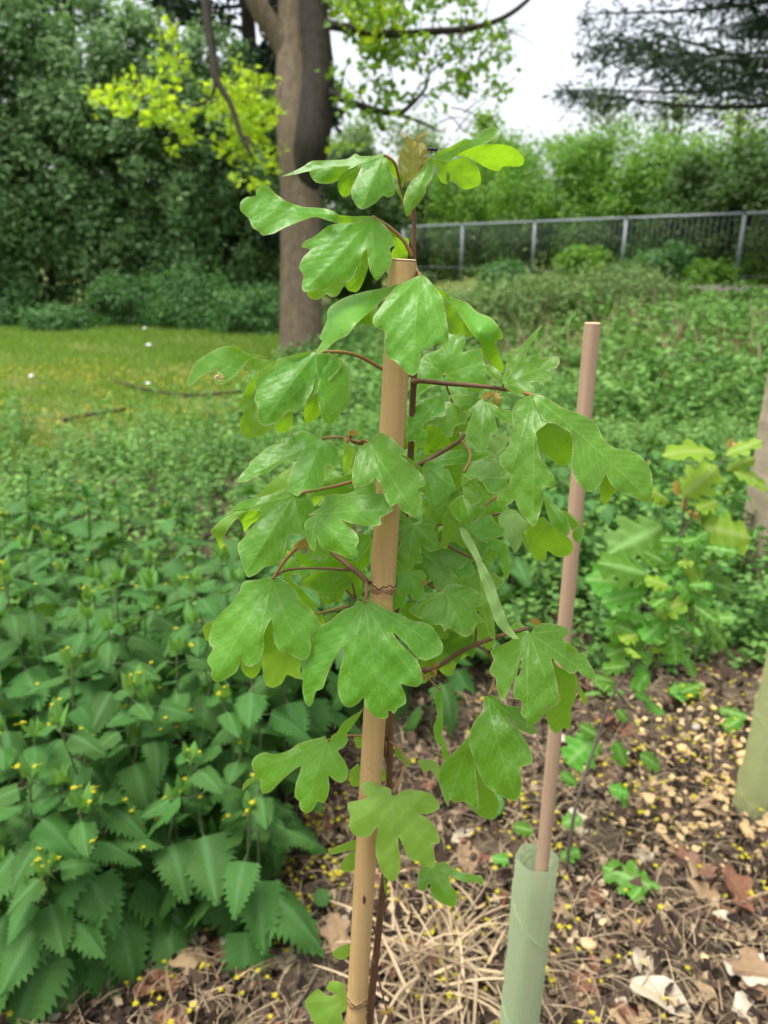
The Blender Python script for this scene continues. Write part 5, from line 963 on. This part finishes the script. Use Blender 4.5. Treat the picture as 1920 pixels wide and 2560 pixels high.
# --- wood of the sapling
tube('stem', [Vector((cfoot.x + .012, cfoot.y + .015, -.01)), S('N', 465, 1369, 14), S('N', 500, 1000, 14), S('N', 530, 700, 13), S('N', 545, 560, 13), S('D', 1238, 1330, 14), S('D', 1250, 900, 14), S('D', 1275, 300, 16), S('D', 1312, 10, 18), S('C', 125, 1150, 18), S('C', 165, 800, 18), S('C', 182, 560, 18), S('C', 192, 280, 17), S('C', 200, 130, 16), S('C', 203, 60, 16), S('A', 1022, 1000, 16), S('A', 1020, 640, 13), S('A', 1020, 440, 12), S('A', 1000, 300, 10)],
     [.0037, .0034, .0031, .0029, .0027, .0027, .0027, .0026, .0025, .0024, .0022, .0022, .0021, .0021, .0018, .0017, .0015, .0014, .0012], M['stem'], SAP, 10, 5)
for z, pts, r0, r1 in [('C', [(200, 135, 16), (240, 124, 14), (400, 140, 14), (600, 155, 14), (752, 176, 12)], .0017, .0013), ('C', [(188, 640, 20), (265, 605, 24), (390, 530, 28), (470, 480, 29), (500, 440, 32)], .0021, .0012),
                       ('B', [(1330, 470, 18), (1180, 500, 14), (1040, 488, 6), (1010, 460, 2), (1025, 420, 0)], .0015, .0008), ('B', [(1300, 1150, 22), (1200, 1330, 18), (1100, 1312, -8)], .0015, .0013), ('B', [(1104, 1312, -9), (1060, 1265, -4), (1000, 1220, 4), (900, 1140, 16)], .0021, .0016),
                       ('B', [(1020, 1242, 6), (850, 1234, 10), (700, 1236, 8), (610, 1252, 0), (552, 1292, -7)], .001, .0008), ('B', [(1300, 1560, 20), (1200, 1470, 18), (1090, 1460, 16), (1020, 1400, 18), (985, 1362, 20)], .0013, .001), ('B', [(1040, 1410, 20), (1020, 1320, 22)], .0009, .0007),
                       ('E', [(330, 500, 18), (420, 425, 12), (490, 415, 10), (560, 405, 8), (700, 315, 4), (800, 265, 2), (970, 205, -2), (1120, 165, -8)], .0022, .0013), ('E', [(800, 265, 2), (806, 200, 6), (800, 150, 8)], .001, .0008), ('E', [(800, 265, 2), (860, 300, 2), (910, 370, 2)], .0011, .0009),
                       ('D', [(1238, 1230, 14), (1215, 1150, 12), (1212, 1050, 13), (1205, 1010, 14)], .0014, .0008), ('C', [(150, 1000, 20), (240, 985, 18), (300, 1030, 20), (400, 1100, 22), (540, 1170, 20)], .0013, .0009), ('C', [(240, 990, 18), (300, 980, 20), (370, 975, 22)], .0008, .0006),
                       ('C', [(500, 985, 26), (620, 930, 28), (710, 910, 30)], .0011, .0009), ('C', [(120, 1250, 20), (200, 1280, 22), (290, 1330, 22), (340, 1260, 26)], .0011, .0007), ('N', [(490, 1040, 14), (530, 1210, 8), (560, 1320, 2), (590, 1400, -4)], .0009, .0007)]:
    tube('branch', [S(z, *q) for q in pts], np.linspace(r0, r1, len(pts)), M['stem'], SAP, 8, 6)
for z, pts in [('C', [(180, 130), (200, 132), (222, 136)]), ('E', [(488, 418), (505, 415), (522, 412)]), ('D', [(1226, 1232), (1240, 1236), (1262, 1226)])]:
    V, F = tube_geo([S(z, *q, 14 if z != 'E' else 10) for q in pts], [.0012, .0028, .0012], 8); mesh_np('node', V, F, M['stem'], SAP)
# bronze unfolding leaflets
def leaflet(z, x, y, rel, s, a, mat='bronze'):
    c = ph(z, x, y); pts = []
    for k in range(11):
        f = k / 10; an = R(a) + (f - .5) * 2.3; rr_ = s * (1 if k % 2 == 0 else .62); pts.append((x + math.cos(an) * rr_, y + math.sin(an) * rr_))
    pts.append((x, y)); o = ' '.join('%.1f,%.1f' % p for p in pts)
    sap_leaf([(z, o, (x, y, rel), [(x + math.cos(R(a)) * s * .95, y + math.sin(R(a)) * s * .95, rel - 3), (x + math.cos(R(a) - .8) * s * .9, y + math.sin(R(a) - .8) * s * .9, rel - 1), (x + math.cos(R(a) + .8) * s * .9, y + math.sin(R(a) + .8) * s * .9, rel - 1)], dict(quilt=1.2, fold=.6))], mat, name='young_leaf', label='tiny bronze unfolding leaf')
for q in [('B', 660, 1035, -4, 75, -120), ('B', 720, 1060, -4, 85, 70), ('B', 1025, 450, -2, 48, -90), ('B', 1000, 470, -2, 36, 150), ('C', 640, 225, 10, 48, -110), ('C', 670, 232, 8, 62, 0), ('E', 1155, 150, -6, 52, -80), ('N', 545, 1290, 4, 40, 90), ('N', 560, 1290, 4, 38, 30), ('C', 185, 1040, 10, 34, -40), ('C', 280, 1330, 18, 42, -150)]: leaflet(*q)
for z, x, y, a in [('E', 560, 400, -75), ('E', 545, 415, 40), ('E', 510, 440, 95), ('E', 540, 430, 10)]: leaflet(z, x, y, 6, 40, a)
# insect nibble
bl = S('A', 168, 1160, -13); V, F = [], []; r2 = random.Random(1)
parts = []
for i in range(26):
    c = bl + Vector((r2.gauss(0, .0016), -.0008, r2.gauss(0, .0013))); parts.append(tube_geo([c, c + Vector((r2.uniform(-.0012, .0012), -.0003, r2.uniform(-.0012, .0012)))], [.0005, .0003], 5))
V, F = join(parts); o = mesh_np('leaf_gall', V, F, M['chip'], SAP); o['label'] = 'crusty straw coloured bite mark on a left lobe'

# ------------------------------------------------------------------ fly on the top leaf
fc = S('A', 1098, 163, -4); fly = thing('fly', fc, 'tiny black fly sitting on the topmost leaf beside the bud', 'fly')
def ball(c, r, seg=12, ring=8):
    V, F = [], []
    for i in range(ring + 1):
        th = math.pi * i / ring
        for k in range(seg): a = 2 * math.pi * k / seg; V.append(Vector(c) + Vector((r[0] * math.sin(th) * math.cos(a), r[1] * math.sin(th) * math.sin(a), r[2] * math.cos(th))))
    for i in range(ring):
        for k in range(seg): F.append((i * seg + k, (i + 1) * seg + k, (i + 1) * seg + (k + 1) % seg, i * seg + (k + 1) % seg))
    return V, F
q = .0011
V, F = join([ball(fc, (q * 1.3, q, q)), ball(fc + Vector((q * 1.9, .0002, -q * .1)), (q * 1.5, q * .95, q * .85))]); mesh_np('body', V, F, M['fly'], fly)
V, F = ball(fc + Vector((-q * 1.55, -.0001, q * .1)), (q * .7, q * .9, q * .85)); mesh_np('head', V, F, M['fly'], fly)
for s in (-1, 1):
    w0 = fc + Vector((0, s * q * .4, q * .9)); pts = [w0, w0 + Vector((q * 1.4, s * q * .9, q * .35)), w0 + Vector((q * 3.2, s * q * 1.2, -q * .1)), w0 + Vector((q * 3.0, s * q * .3, -q * .2)), w0 + Vector((q * 1.4, 0, q * .1))]
    mesh_np('wing', pts, [(0, 1, 2, 3, 4)], M['wing'], fly)
    for k, dx in enumerate((-1.2, 0, 1.3)):
        a = fc + Vector((dx * q * .4, s * q * .6, -q * .5)); V, F = tube_geo([a, a + Vector((dx * q * .9, s * q * 1.3, q * .5)), a + Vector((dx * q * 1.8, s * q * 1.9, -q * 1.3))], .00013, 5); mesh_np('leg', V, F, M['fly'], fly)

# ------------------------------------------------------------------ litter on the ground
rng = np.random.default_rng(900)
def litter_pts(n, x0=-1.05, x1=2.0, y0=.82, y1=2.7):
    out = []
    while len(out) < n:
        y = rng.uniform(y0, y1) if rng.uniform() < .6 else rng.uniform(y0, 1.6); x = rng.uniform(x0, x1)
        if abs(x) < .62 * y + .12: out.append((x, y))
    return np.array(out)
# straw and stalks, uncountable
def strips(n, L0, L1, w, seed, zr=.03, curl=.5, x0=-1.05, tuft=None):
    global rng
    rng = np.random.default_rng(seed); pt = litter_pts(n, x0)
    if tuft is not None: pt = np.array(tuft[:2]) + rng.standard_normal((n, 2)) * tuft[2]
    L = rng.uniform(L0, L1, n); a = rng.uniform(0, 6.28, n); k = rng.uniform(-curl, curl, n) * 3; z0 = rng.uniform(.004, zr, n); dz = rng.uniform(-.3, .3, n) * zr; W_ = w * rng.uniform(.5, 1.6, n); r = rng.uniform(0, 1, n)
    m_ = 7; V = np.zeros((n, m_, 3, 3)); px, py = pt[:, 0].copy(), pt[:, 1].copy()
    for i in range(m_):
        f = i / (m_ - 1); an = a + k * f; px = px + np.cos(an) * L / m_; py = py + np.sin(an) * L / m_; zz = np.maximum(gz(px, py) + z0 + dz * (f - .5) * 2 + .012 * np.sin(f * 3.1) * L / .1, .004)
        ww = W_ * (1 - .5 * f); sx_, sy_ = -np.sin(an) * ww, np.cos(an) * ww
        V[:, i, 0] = np.stack([px - sx_, py - sy_, zz], 1); V[:, i, 1] = np.stack([px, py, zz + ww * .8], 1); V[:, i, 2] = np.stack([px + sx_, py + sy_, zz], 1)
    b = (np.arange(n)[:, None] * m_ + np.arange(m_ - 1)[None]).ravel() * 3
    F = np.concatenate([np.stack([b, b + 1, b + 4, b + 3], 1), np.stack([b + 1, b + 2, b + 5, b + 4], 1)])
    return V.reshape(-1, 3), F, np.repeat(r, m_ * 3)
def stuff(name, geo, mat, label): return tag(mesh_np(name, geo[0], geo[1], M[mat], None, {'rnd': geo[2]}), label, None, None, 'stuff')
stuff('straw', strips(6500, .02, .11, .00085, 901, .03, .2), 'straw', 'dry straw and stalks strewn over the soil')
gp = GP(*ph('N', 860, 1130)); stuff('straw_tuft', strips(170, .08, .2, .0024, 902, .05, .25, tuft=(gp.x, gp.y, .055)), 'straw', 'tuft of pale dead grass left of the guard')
# crumbs of soil and bark
pt = litter_pts(8000); pts3 = np.stack([pt[:, 0], pt[:, 1], rng.uniform(.0, .016, len(pt))], 1); V, F, r = kites(pts3, .016, rng, .9, 0, .8, var=.7); stuff('leaf_litter', (V, F, r), 'straw', 'crumbled leaf litter covering the bed')
m2 = leaf_mat('dark_litter', (.02, .014, .011), (.10, .065, .045), (.05, .03, .02), .1, .85, .2, nscale=20); M['darklitter'] = m2
pt = litter_pts(10000); pts3 = np.stack([pt[:, 0], pt[:, 1], rng.uniform(.0, .014, len(pt))], 1); V, F, r = kites(pts3, .03, rng, 1.2, 0, .7, var=.7); stuff('bark_litter', (V, F, r), 'darklitter', 'dark rotting bark and leaf pieces on the soil')
def outer(n):                                   # the bed goes on past both edges of the picture
    q = rng.uniform((-2.2, .5), (2.6, 2.7), (n * 3, 2)); q = q[(np.abs(q[:, 0]) > .6 * q[:, 1] + .1) | (q[:, 1] < .85)]; return q[:n]
pt = outer(6000); pts3 = np.stack([pt[:, 0], pt[:, 1], rng.uniform(.0, .014, len(pt))], 1); V, F, r = kites(pts3, .034, rng, 1.2, 0, .7, var=.7); stuff('bark_litter', (V, F, r), 'darklitter', 'dark bark and leaf pieces at both ends of the bed')
pt = outer(4000); pts3 = np.stack([pt[:, 0], pt[:, 1], rng.uniform(.0, .016, len(pt))], 1); V, F, r = kites(pts3, .03, rng, .9, 0, .25, var=.7); stuff('leaf_litter', (V, F, r), 'straw', 'straw crumbs at both ends of the bed')
# dead leaves
def plane_teeth(i, u, w):
    k = abs(math.sin(u * 2.4 * math.pi + .3)); return w * (.55 + .6 * k), u + .05 * k * (1 if 0 < u < .95 else 0)
def dl_half(u): return max(.004, .42 * math.sin(math.pi * min(1, u * .94 + .03)) ** .7)
DLM = {}
for mt in ('deadleaf', 'deadpale', 'deadwhite'):
    DLM[mt] = [leaf_mesh('dead_leaf', mt, rows=22, half=dl_half if i != 1 else (lambda u: dl_half(u) * .8), fold=f, droop=dr, quilt=.03, teeth=plane_teeth if i != 1 else None, veins_each=4, wave=wv) for i, (f, dr, wv) in enumerate([(.3, .5, .05), (-.5, .3, .04), (-.25, -.4, .07)])]
DG = {'deadleaf': 'reddish brown dead leaf lying on the dark litter', 'deadpale': 'pale tan dead leaf lying on the dark litter', 'deadwhite': 'bleached curled dead leaf lying on the litter'}
def dead(x, y, s, a, mt, k, label=None, z=.012, tilt=None):
    o = D.objects.new('dead_leaf', DLM[mt][k]); COL.objects.link(o); r2 = random.Random(int(x * 1e4) + k)
    t2 = tilt or (r2.uniform(-.35, .35), r2.uniform(-.3, .3)); o.location = (x, y, float(gz(x, y)) + z + .12 * s * (abs(t2[0]) + .3)); o.rotation_euler = (t2[0], t2[1], a); o.scale = (s * r2.uniform(.8, 1.15), s, s)
    return tag(o, label or DG[mt], 'dead leaf', None if label else DG[mt].replace('leaf', 'leaves'))
for z, x, y, s, a, mt, k, lab in [('L', 700, 2080, .12, -1.2, 'deadleaf', 1, 'large red brown dead leaf at the bottom left, nearest the nettle'), ('L', 930, 1720, .12, .4, 'deadleaf', 0, 'brown lobed dead leaf under the front nettle'), ('L', 860, 1860, .10, 2.6, 'deadleaf', 2, 'brown dead leaf between two others left of the cane'), ('L', 1080, 1960, .11, 1.0, 'deadpale', 0, 'dull brown dead leaf left of the cane foot'),
        ('L', 1300, 1560, .085, 2.2, 'deadleaf', 1, 'brown dead leaf standing behind the nettle edge'), ('L', 180, 2060, .07, .8, 'deadpale', 1, 'tan dead leaf in the bottom left corner'), ('N', 320, 1040, .09, .2, 'deadpale', 2, 'orange tan dead leaf half hidden by the front cane'), ('R', 1100, 1480, .17, .9, 'deadpale', 0, 'big tan lobed dead leaf right of the guard'), ('R', 1260, 1300, .13, -.6, 'deadpale', 2, 'tan dead leaf above the big lobed one'),
        ('R', 780, 1540, .085, 1.5, 'deadpale', 0, 'pointed tan dead leaf close to the guard'), ('R', 860, 1790, .13, -2.1, 'deadwhite', 1, 'long white rolled dead leaf at the bottom'), ('R', 1400, 1650, .1, -2.3, 'deadwhite', 2, 'cream curled dead leaf in the bottom right corner, upper one'), ('R', 1480, 1830, .12, -2.8, 'deadwhite', 0, 'cream curled dead leaf in the bottom right corner, lower one'), ('R', 980, 1070, .075, .4, 'deadwhite', 0, 'grey white dead leaf near the wood chips'),
        ('R', 1190, 1020, .07, 1.7, 'deadpale', 1, 'orange curled dead leaf beside the wood chips'), ('R', 1330, 1380, .05, -2, 'deadwhite', 1, 'small white dead leaf on the big tan one'), ('R', 780, 1900, .09, -2.5, 'deadleaf', 1, 'rust brown dead leaf at the bottom edge'), ('R', 1560, 1380, .11, .5, 'deadleaf', 2, 'dark brown dead leaf at the right edge'), ('N', 960, 450, .08, .6, 'deadleaf', 0, 'purple brown dead leaf behind the cane'), ('N', 1100, 800, .05, 0, 'deadwhite', 1, 'small white dead leaf left of the guard')]:
    g = GP(*ph(z, x, y)); dead(g.x, g.y, s * .8, a, mt, k, lab)
pt = litter_pts(300)
for i, (x, y) in enumerate(pt):
    if x < -.25 and y > 1.3: continue
    mt = ('deadleaf', 'deadpale', 'deadpale', 'deadleaf', 'deadwhite')[i % 5]; dead(x, y, rng.uniform(.03, .085) * (.7 if mt == 'deadwhite' else 1), rng.uniform(0, 6.28), mt, i % 3, z=.004)
# twigs
TW = []
for i in range(5):
    r2 = random.Random(i); p = [(0, 0, 0), (.3, r2.uniform(-.05, .05), .015), (.65, r2.uniform(-.08, .08), .0), (1, r2.uniform(-.1, .1), .01)]
    V, F = join([tube_geo(spline(p, 4), np.linspace(.02, .011, 13), 6), tube_geo([(.45, 0, 0), (.6, .13 * (1 if i % 2 else -1), .03)], [.012, .007], 5)]); TW.append(mesh_np('twig', V, F, M['twig'] if i % 2 else M['hawstem'], link=False))
for i, (x, y) in enumerate(litter_pts(90)):
    o = D.objects.new('twig', TW[i % 5]); COL.objects.link(o); s = rng.uniform(.06, .2); o.location = (x, y, .014); o.rotation_euler = (rng.uniform(0, 6), rng.uniform(-.08, .08), rng.uniform(0, 6.28)); o.scale = (s, s * 1.1, s * 1.1); tag(o, 'thin broken twig lying among straw and litter', 'twig', 'twigs on the litter')
for z, x0, y0, x1, y1, r0, lab in [('N', 560, 760, 720, 850, .005, 'thick pale stalk lying right of the sapling stem'), ('N', 20, 560, 360, 500, .005, 'grey twig lying left of the front cane'), ('R', 1000, 640, 1440, 560, .004, 'long pale straw coloured stalk pointing at the right guard'), ('R', 1110, 1200, 1659, 1195, .006, 'long dark twig below the wood chips'), ('R', 430, 1260, 600, 1330, .006, 'dark bark stick right of the guard top'), ('R', 1050, 1880, 1200, 1982, .004, 'pale stalk at the bottom edge'), ('L', 1230, 2010, 1400, 1900, .004, 'pale stalk crossing the litter near the cane foot'), ('D', 930, 1140, 1075, 1180, .009, 'grey stick lying behind the front cane')]:
    a, b2 = GP(*ph(z, x0, y0)) + Vector((0, 0, .02)), GP(*ph(z, x1, y1)) + Vector((0, 0, .016)); tag(tube('stick', [a, a.lerp(b2, .3) + Vector((.003, .006, .002)), a.lerp(b2, .7) + Vector((-.002, -.004, 0)), b2], [r0 * .5, r0 * .6, r0 * .5, r0 * .3], M['twig' if 'dark' in lab or 'grey' in lab else 'chip'], None, 8, 6, .08, random.Random(3)), lab, 'stick')
# wood chips round the right guard
CH = []
for i in range(5):
    r2 = random.Random(20 + i); n_ = r2.choice((5, 6, 7)); top = [(math.cos(6.28 * k / n_) * r2.uniform(.4, .6), math.sin(6.28 * k / n_) * r2.uniform(.25, .42), .09 + r2.uniform(-.03, .03)) for k in range(n_)]
    V = top + [(x * 1.05, y * 1.05, z - .16) for x, y, z in top]; F = [tuple(range(n_)), tuple(range(2 * n_ - 1, n_ - 1, -1))] + [(k, n_ + k, n_ + (k + 1) % n_, (k + 1) % n_) for k in range(n_)]; CH.append(mesh_np('wood_chip', V, F, M['chip'], smooth=False, link=False))
k = 0; r2 = random.Random(31)
while k < 260:
    px = r2.gauss(1550, 95); py = r2.gauss(1690, 90)
    if not (1340 < px < 1690 and 1500 < py < 1900): continue
    g = GP(*ph('F', px, py)); o = D.objects.new('wood_chip', CH[k % 5]); COL.objects.link(o); s = r2.uniform(.009, .026) * (1 if r2.random() < .85 else 1.6); o.location = (g.x, g.y, .008 + r2.uniform(0, .022)); o.rotation_euler = (r2.uniform(-.7, .7), r2.uniform(-.7, .7), r2.uniform(0, 6.28)); o.scale = (s, s, s); tag(o, 'pale wood chip in the heap by the right guard', 'wood chip', 'wood chips by the right guard'); k += 1
for i, (x, y) in enumerate(litter_pts(60)):
    if x < -.3: continue
    o = D.objects.new('wood_chip', CH[i % 5]); COL.objects.link(o); s = rng.uniform(.01, .022); o.location = (x, y, .02); o.rotation_euler = (rng.uniform(-.6, .6), rng.uniform(-.6, .6), rng.uniform(0, 6.28)); o.scale = (s, s, s); tag(o, 'single pale wood chip scattered on the litter', 'wood chip', 'scattered wood chips')
for i, (z, x, y, s, lab) in enumerate([('L', 1180, 1800, .024, 'cream stone chip left of the front cane'), ('L', 1360, 1800, .018, 'small white stone left of the front cane'), ('L', 1490, 1730, .02, 'round tan pebble left of the front cane'), ('R', 620, 1560, .026, 'square yellowish wood block right of the guard'), ('R', 1240, 300, .024, 'cream pebble on bare soil far right'), ('R', 470, 370, .03, 'white stone behind the second cane'), ('N', 40, 900, .02, 'pale round pebble at left of the litter')]):
    g = GP(*ph(z, x, y)); V, F = ball((0, 0, 0), (s * .6, s * .5, s * .35), 9, 6); r3 = random.Random(i); V = [Vector(v) * r3.uniform(.85, 1.12) for v in V]
    o = mesh_np('pebble', V, F, M['chip' if 'wood' in lab else 'stone']); o.location = g + Vector((0, 0, s * .3 + .01)); o.rotation_euler = (0, 0, i); tag(o, lab, 'pebble')
# fallen maple flowers
parts = []; r2 = random.Random(8)
for k in range(5):
    a = k * 1.257; d = Vector((math.cos(a), math.sin(a), .25)); s = Vector((-math.sin(a), math.cos(a), 0)); parts.append(([Vector((0, 0, 0)), d * .55 + s * .3 + Vector((0, 0, .1)), d * .95, d * .55 - s * .3 + Vector((0, 0, .1))], [(0, 3, 2, 1)]))
for k in range(6): a = k * 1.05; parts.append(tube_geo([(0, 0, 0), (math.cos(a) * .35, math.sin(a) * .35, .5)], [.05, .09], 5))
parts.append(tube_geo(spline([(0, 0, 0), (-.7, .3, -.1), (-1.5, .3, 0), (-2.1, .7, -.1)], 3), .07, 5)); V, F = join(parts); FL = mesh_np('fallen_flower', V, F, M['flower'], link=False)
def flower(loc, label, group, s=None):
    o = D.objects.new('fallen_flower', FL); COL.objects.link(o); s = s or rng.uniform(.0052, .0078); o.location = loc; o.scale = (s, s, s); o.rotation_euler = (rng.uniform(-.6, .6), rng.uniform(-.6, .6), rng.uniform(0, 6.28)); tag(o, label, 'flower', group)
n_ = 0
cl = [GP(*ph(z, x, y)) for z, x, y in [('L', 1380, 1720), ('L', 1500, 1560), ('L', 920, 2010), ('D', 850, 1490), ('N', 150, 440), ('N', 70, 760), ('N', 890, 890), ('N', 230, 280), ('R', 230, 950), ('R', 70, 1370), ('R', 800, 720), ('R', 1000, 330), ('R', 1130, 400), ('R', 1200, 130), ('R', 1430, 60), ('R', 1550, 1100), ('R', 960, 640), ('N', 1260, 250), ('N', 300, 640), ('N', 930, 1250), ('R', 690, 490), ('R', 1350, 290), ('R', 400, 1650)]]
while n_ < 195:
    if rng.uniform() < .55: g = cl[rng.integers(0, len(cl))]; x, y = g.x + rng.normal(0, .035), g.y + rng.normal(0, .05)
    else: x, y = litter_pts(1)[0]
    if x < -.3 and y > 1.15: continue
    flower((x, y, rng.uniform(.03, .042)), 'small yellow fallen maple flower on the litter', 'yellow fallen flowers on the litter'); n_ += 1
# flowers caught on nettle leaves: set on real leaf surfaces
bpy.context.view_layer.update()
nets = [o for o in D.objects if o.name.startswith('nettle') and o.get('category') == 'nettle']
r4 = random.Random(12); n_ = 0
while n_ < 98:
    t = r4.choice(nets)
    if t.location.y > 3.2: continue
    if t.type == 'MESH': p = t.matrix_world @ t.data.vertices[r4.randrange(len(t.data.vertices) // 2, len(t.data.vertices) - 30)].co
    else:
        lf = [c for c in t.children if c.name.startswith('leaf')]; c = r4.choice(lf[-12:]); p = c.matrix_world @ c.data.vertices[r4.randrange(60, 160)].co
    if p.z < .22: continue
    flower(p + Vector((0, 0, .003)), 'small yellow fallen maple flower caught on a nettle', 'yellow fallen flowers on the nettles', r4.uniform(.0055, .0078)); n_ += 1
# the many smaller ones: one scatter on the litter and on the nettle tops
fV = np.array([tuple(v) for v in V]) if False else np.array([tuple(v.co) for v in FL.vertices]); fF = [tuple(p.vertices) for p in FL.polygons]; SV, SF = [], []
def put(p, s):
    a = r4.uniform(0, 6.28); o0 = len(SV); ca, sa = math.cos(a) * s, math.sin(a) * s
    SV.extend([(p[0] + x * ca - y * sa, p[1] + x * sa + y * ca, p[2] + z * s) for x, y, z in fV]); SF.extend([tuple(i + o0 for i in f) for f in fF])
k = 0
while k < 420:
    if r4.random() < .6: g = r4.choice(cl); x, y = g.x + r4.gauss(0, .06), g.y + r4.gauss(0, .08)
    else: x, y = litter_pts(1)[0]
    if x < -.3 and y > 1.15: continue
    put((x, y, r4.uniform(.025, .036)), r4.uniform(.0042, .0065)); k += 1
k = 0
while k < 340:
    t = r4.choice(nets)
    if t.type == 'MESH': p = t.matrix_world @ t.data.vertices[r4.randrange(len(t.data.vertices) // 2, len(t.data.vertices) - 30)].co
    else:
        lf = [c for c in t.children if c.name.startswith('leaf')]; c = r4.choice(lf[-10:]); p = c.matrix_world @ c.data.vertices[r4.randrange(60, 160)].co
    if p.z > .25: put(p + Vector((0, 0, .003)), r4.uniform(.0045, .0065)); k += 1
tag(mesh_np('flower_scatter', SV, SF, M['flower']), 'sprinkle of small yellow flowers over litter and nettles', None, None, 'stuff')
# yellow flowers strewn on the lawn, seen only as a haze of colour
rg2 = np.random.default_rng(33); n_ = 2600; x = rg2.uniform(-5.5, .2, n_); y = np.where(rg2.uniform(size=n_) < .6, rg2.normal(7.6, .45, n_), rg2.normal(5.6, .5, n_)); y += .15 * np.sin(x * 3)
V, F, r = kites(np.stack([x, y, gz(x, y) + .05], 1), .028, rg2, .9, 0, .9); tag(mesh_np('lawn_flowers', V, F, M['lawnflower'], None, {'rnd': r}), 'yellow fallen flowers strewn in bands over the lawn', None, None, 'stuff')
# white petals
for i, (x, y, lab) in enumerate([(470, 816, 'white scrap at the lawn edge below the bitten leaf'), (400, 1080, 'white petal among the weeds left of the sapling'), (335, 957, 'white petal on dark litter in the weeds'), (322, 745, 'white scrap far out on the lawn'), (312, 710, 'white scrap at the far lawn edge'), (68, 812, 'white scrap at the left of the lawn'), (490, 1125, 'white petal beside the left sapling leaf'), (75, 1660, 'white petal on a nettle leaf at the left'), (1375, 540, 'white scrap in front of the railing'), (320, 828, 'white petal in the mid lawn')]):
    if i == 7: p = PH(*ph('F', x, y), 1.2)
    else: p = GP(*ph('F', x, y)); p = p + (Vector((0, 0, 1.25)) - p) * (.06 if p.y < 12 else .02)
    s = (.0035 if i == 7 else .005 * p.y ** .9); V, F = ball((0, 0, 0), (s, s * .8, s * .45), 8, 5); r3 = random.Random(i); V = [Vector(v) * r3.uniform(.7, 1.2) for v in V]; o = mesh_np('white_petal', V, F, M['white']); o.location = p; tag(o, lab, 'petal')
# fallen branches lying in the weeds
for i, (pts, w, lab) in enumerate([([(250, 832), (310, 848), (400, 862), (480, 858), (560, 850)], 6, 'long dark fallen branch along the lawn edge'), ([(140, 918), (200, 905), (270, 893)], 8, 'dark fallen log in the weeds on the left'), ([(455, 992), (490, 970), (530, 952)], 13, 'short dark broken branch in the weeds left of the sapling'), ([(700, 880), (760, 890), (830, 898), (880, 905)], 11, 'dark fallen branch passing behind the cane')]):
    q = [GP(*ph('F', x, y)) + Vector((0, 0, .035)) for x, y in pts]; tag(tube('fallen_branch', q, [w * .5 * p.length / 1603 for p in q], M['bark_dark'], None, 8, 5, .1, random.Random(i)), lab, 'branch')
# small seedling leaf and round leaf near the ground
def round_leaf(z, x, y, rx, ry, label, h=.03):
    g = GP(*ph(z, x, y)) + Vector((0, 0, h)); rx, ry = rx * g.length / 1603, ry * g.length / 1603
    V, F, v, e = mat_leaf_grid(rows=14, half=lambda u_: max(.004, .48 * math.sin(math.pi * min(1, u_ * .97 + .015)) ** .55), fold=.08, droop=.1, quilt=.02, veins_each=4); t = thing('seedling', (g.x, g.y, 0), label, 'seedling')
    mt = frame(g + Vector((-rx, 0, 0)), (1, .2, .3), (0, -.6, .8)) @ Matrix.Scale(rx * 2, 4); mesh_np('leaf', [mt @ Vector(q) for q in V], F, M['nettle'], t, {'vein': v, 'edge': e, 'rnd': [.7] * len(V)}); tube('stem', [(g.x, g.y, -.01), (g.x, g.y, h * .5), tuple(g)], .001, M['nettle_stem'], t, 6, 3)
round_leaf('E', 890, 1340, 36, 26, 'blue green round seedling leaf below the lower right leaves', .05)
round_leaf('N', 222, 830, 24, 26, 'blue green oval seedling leaf left of the front cane', .05)
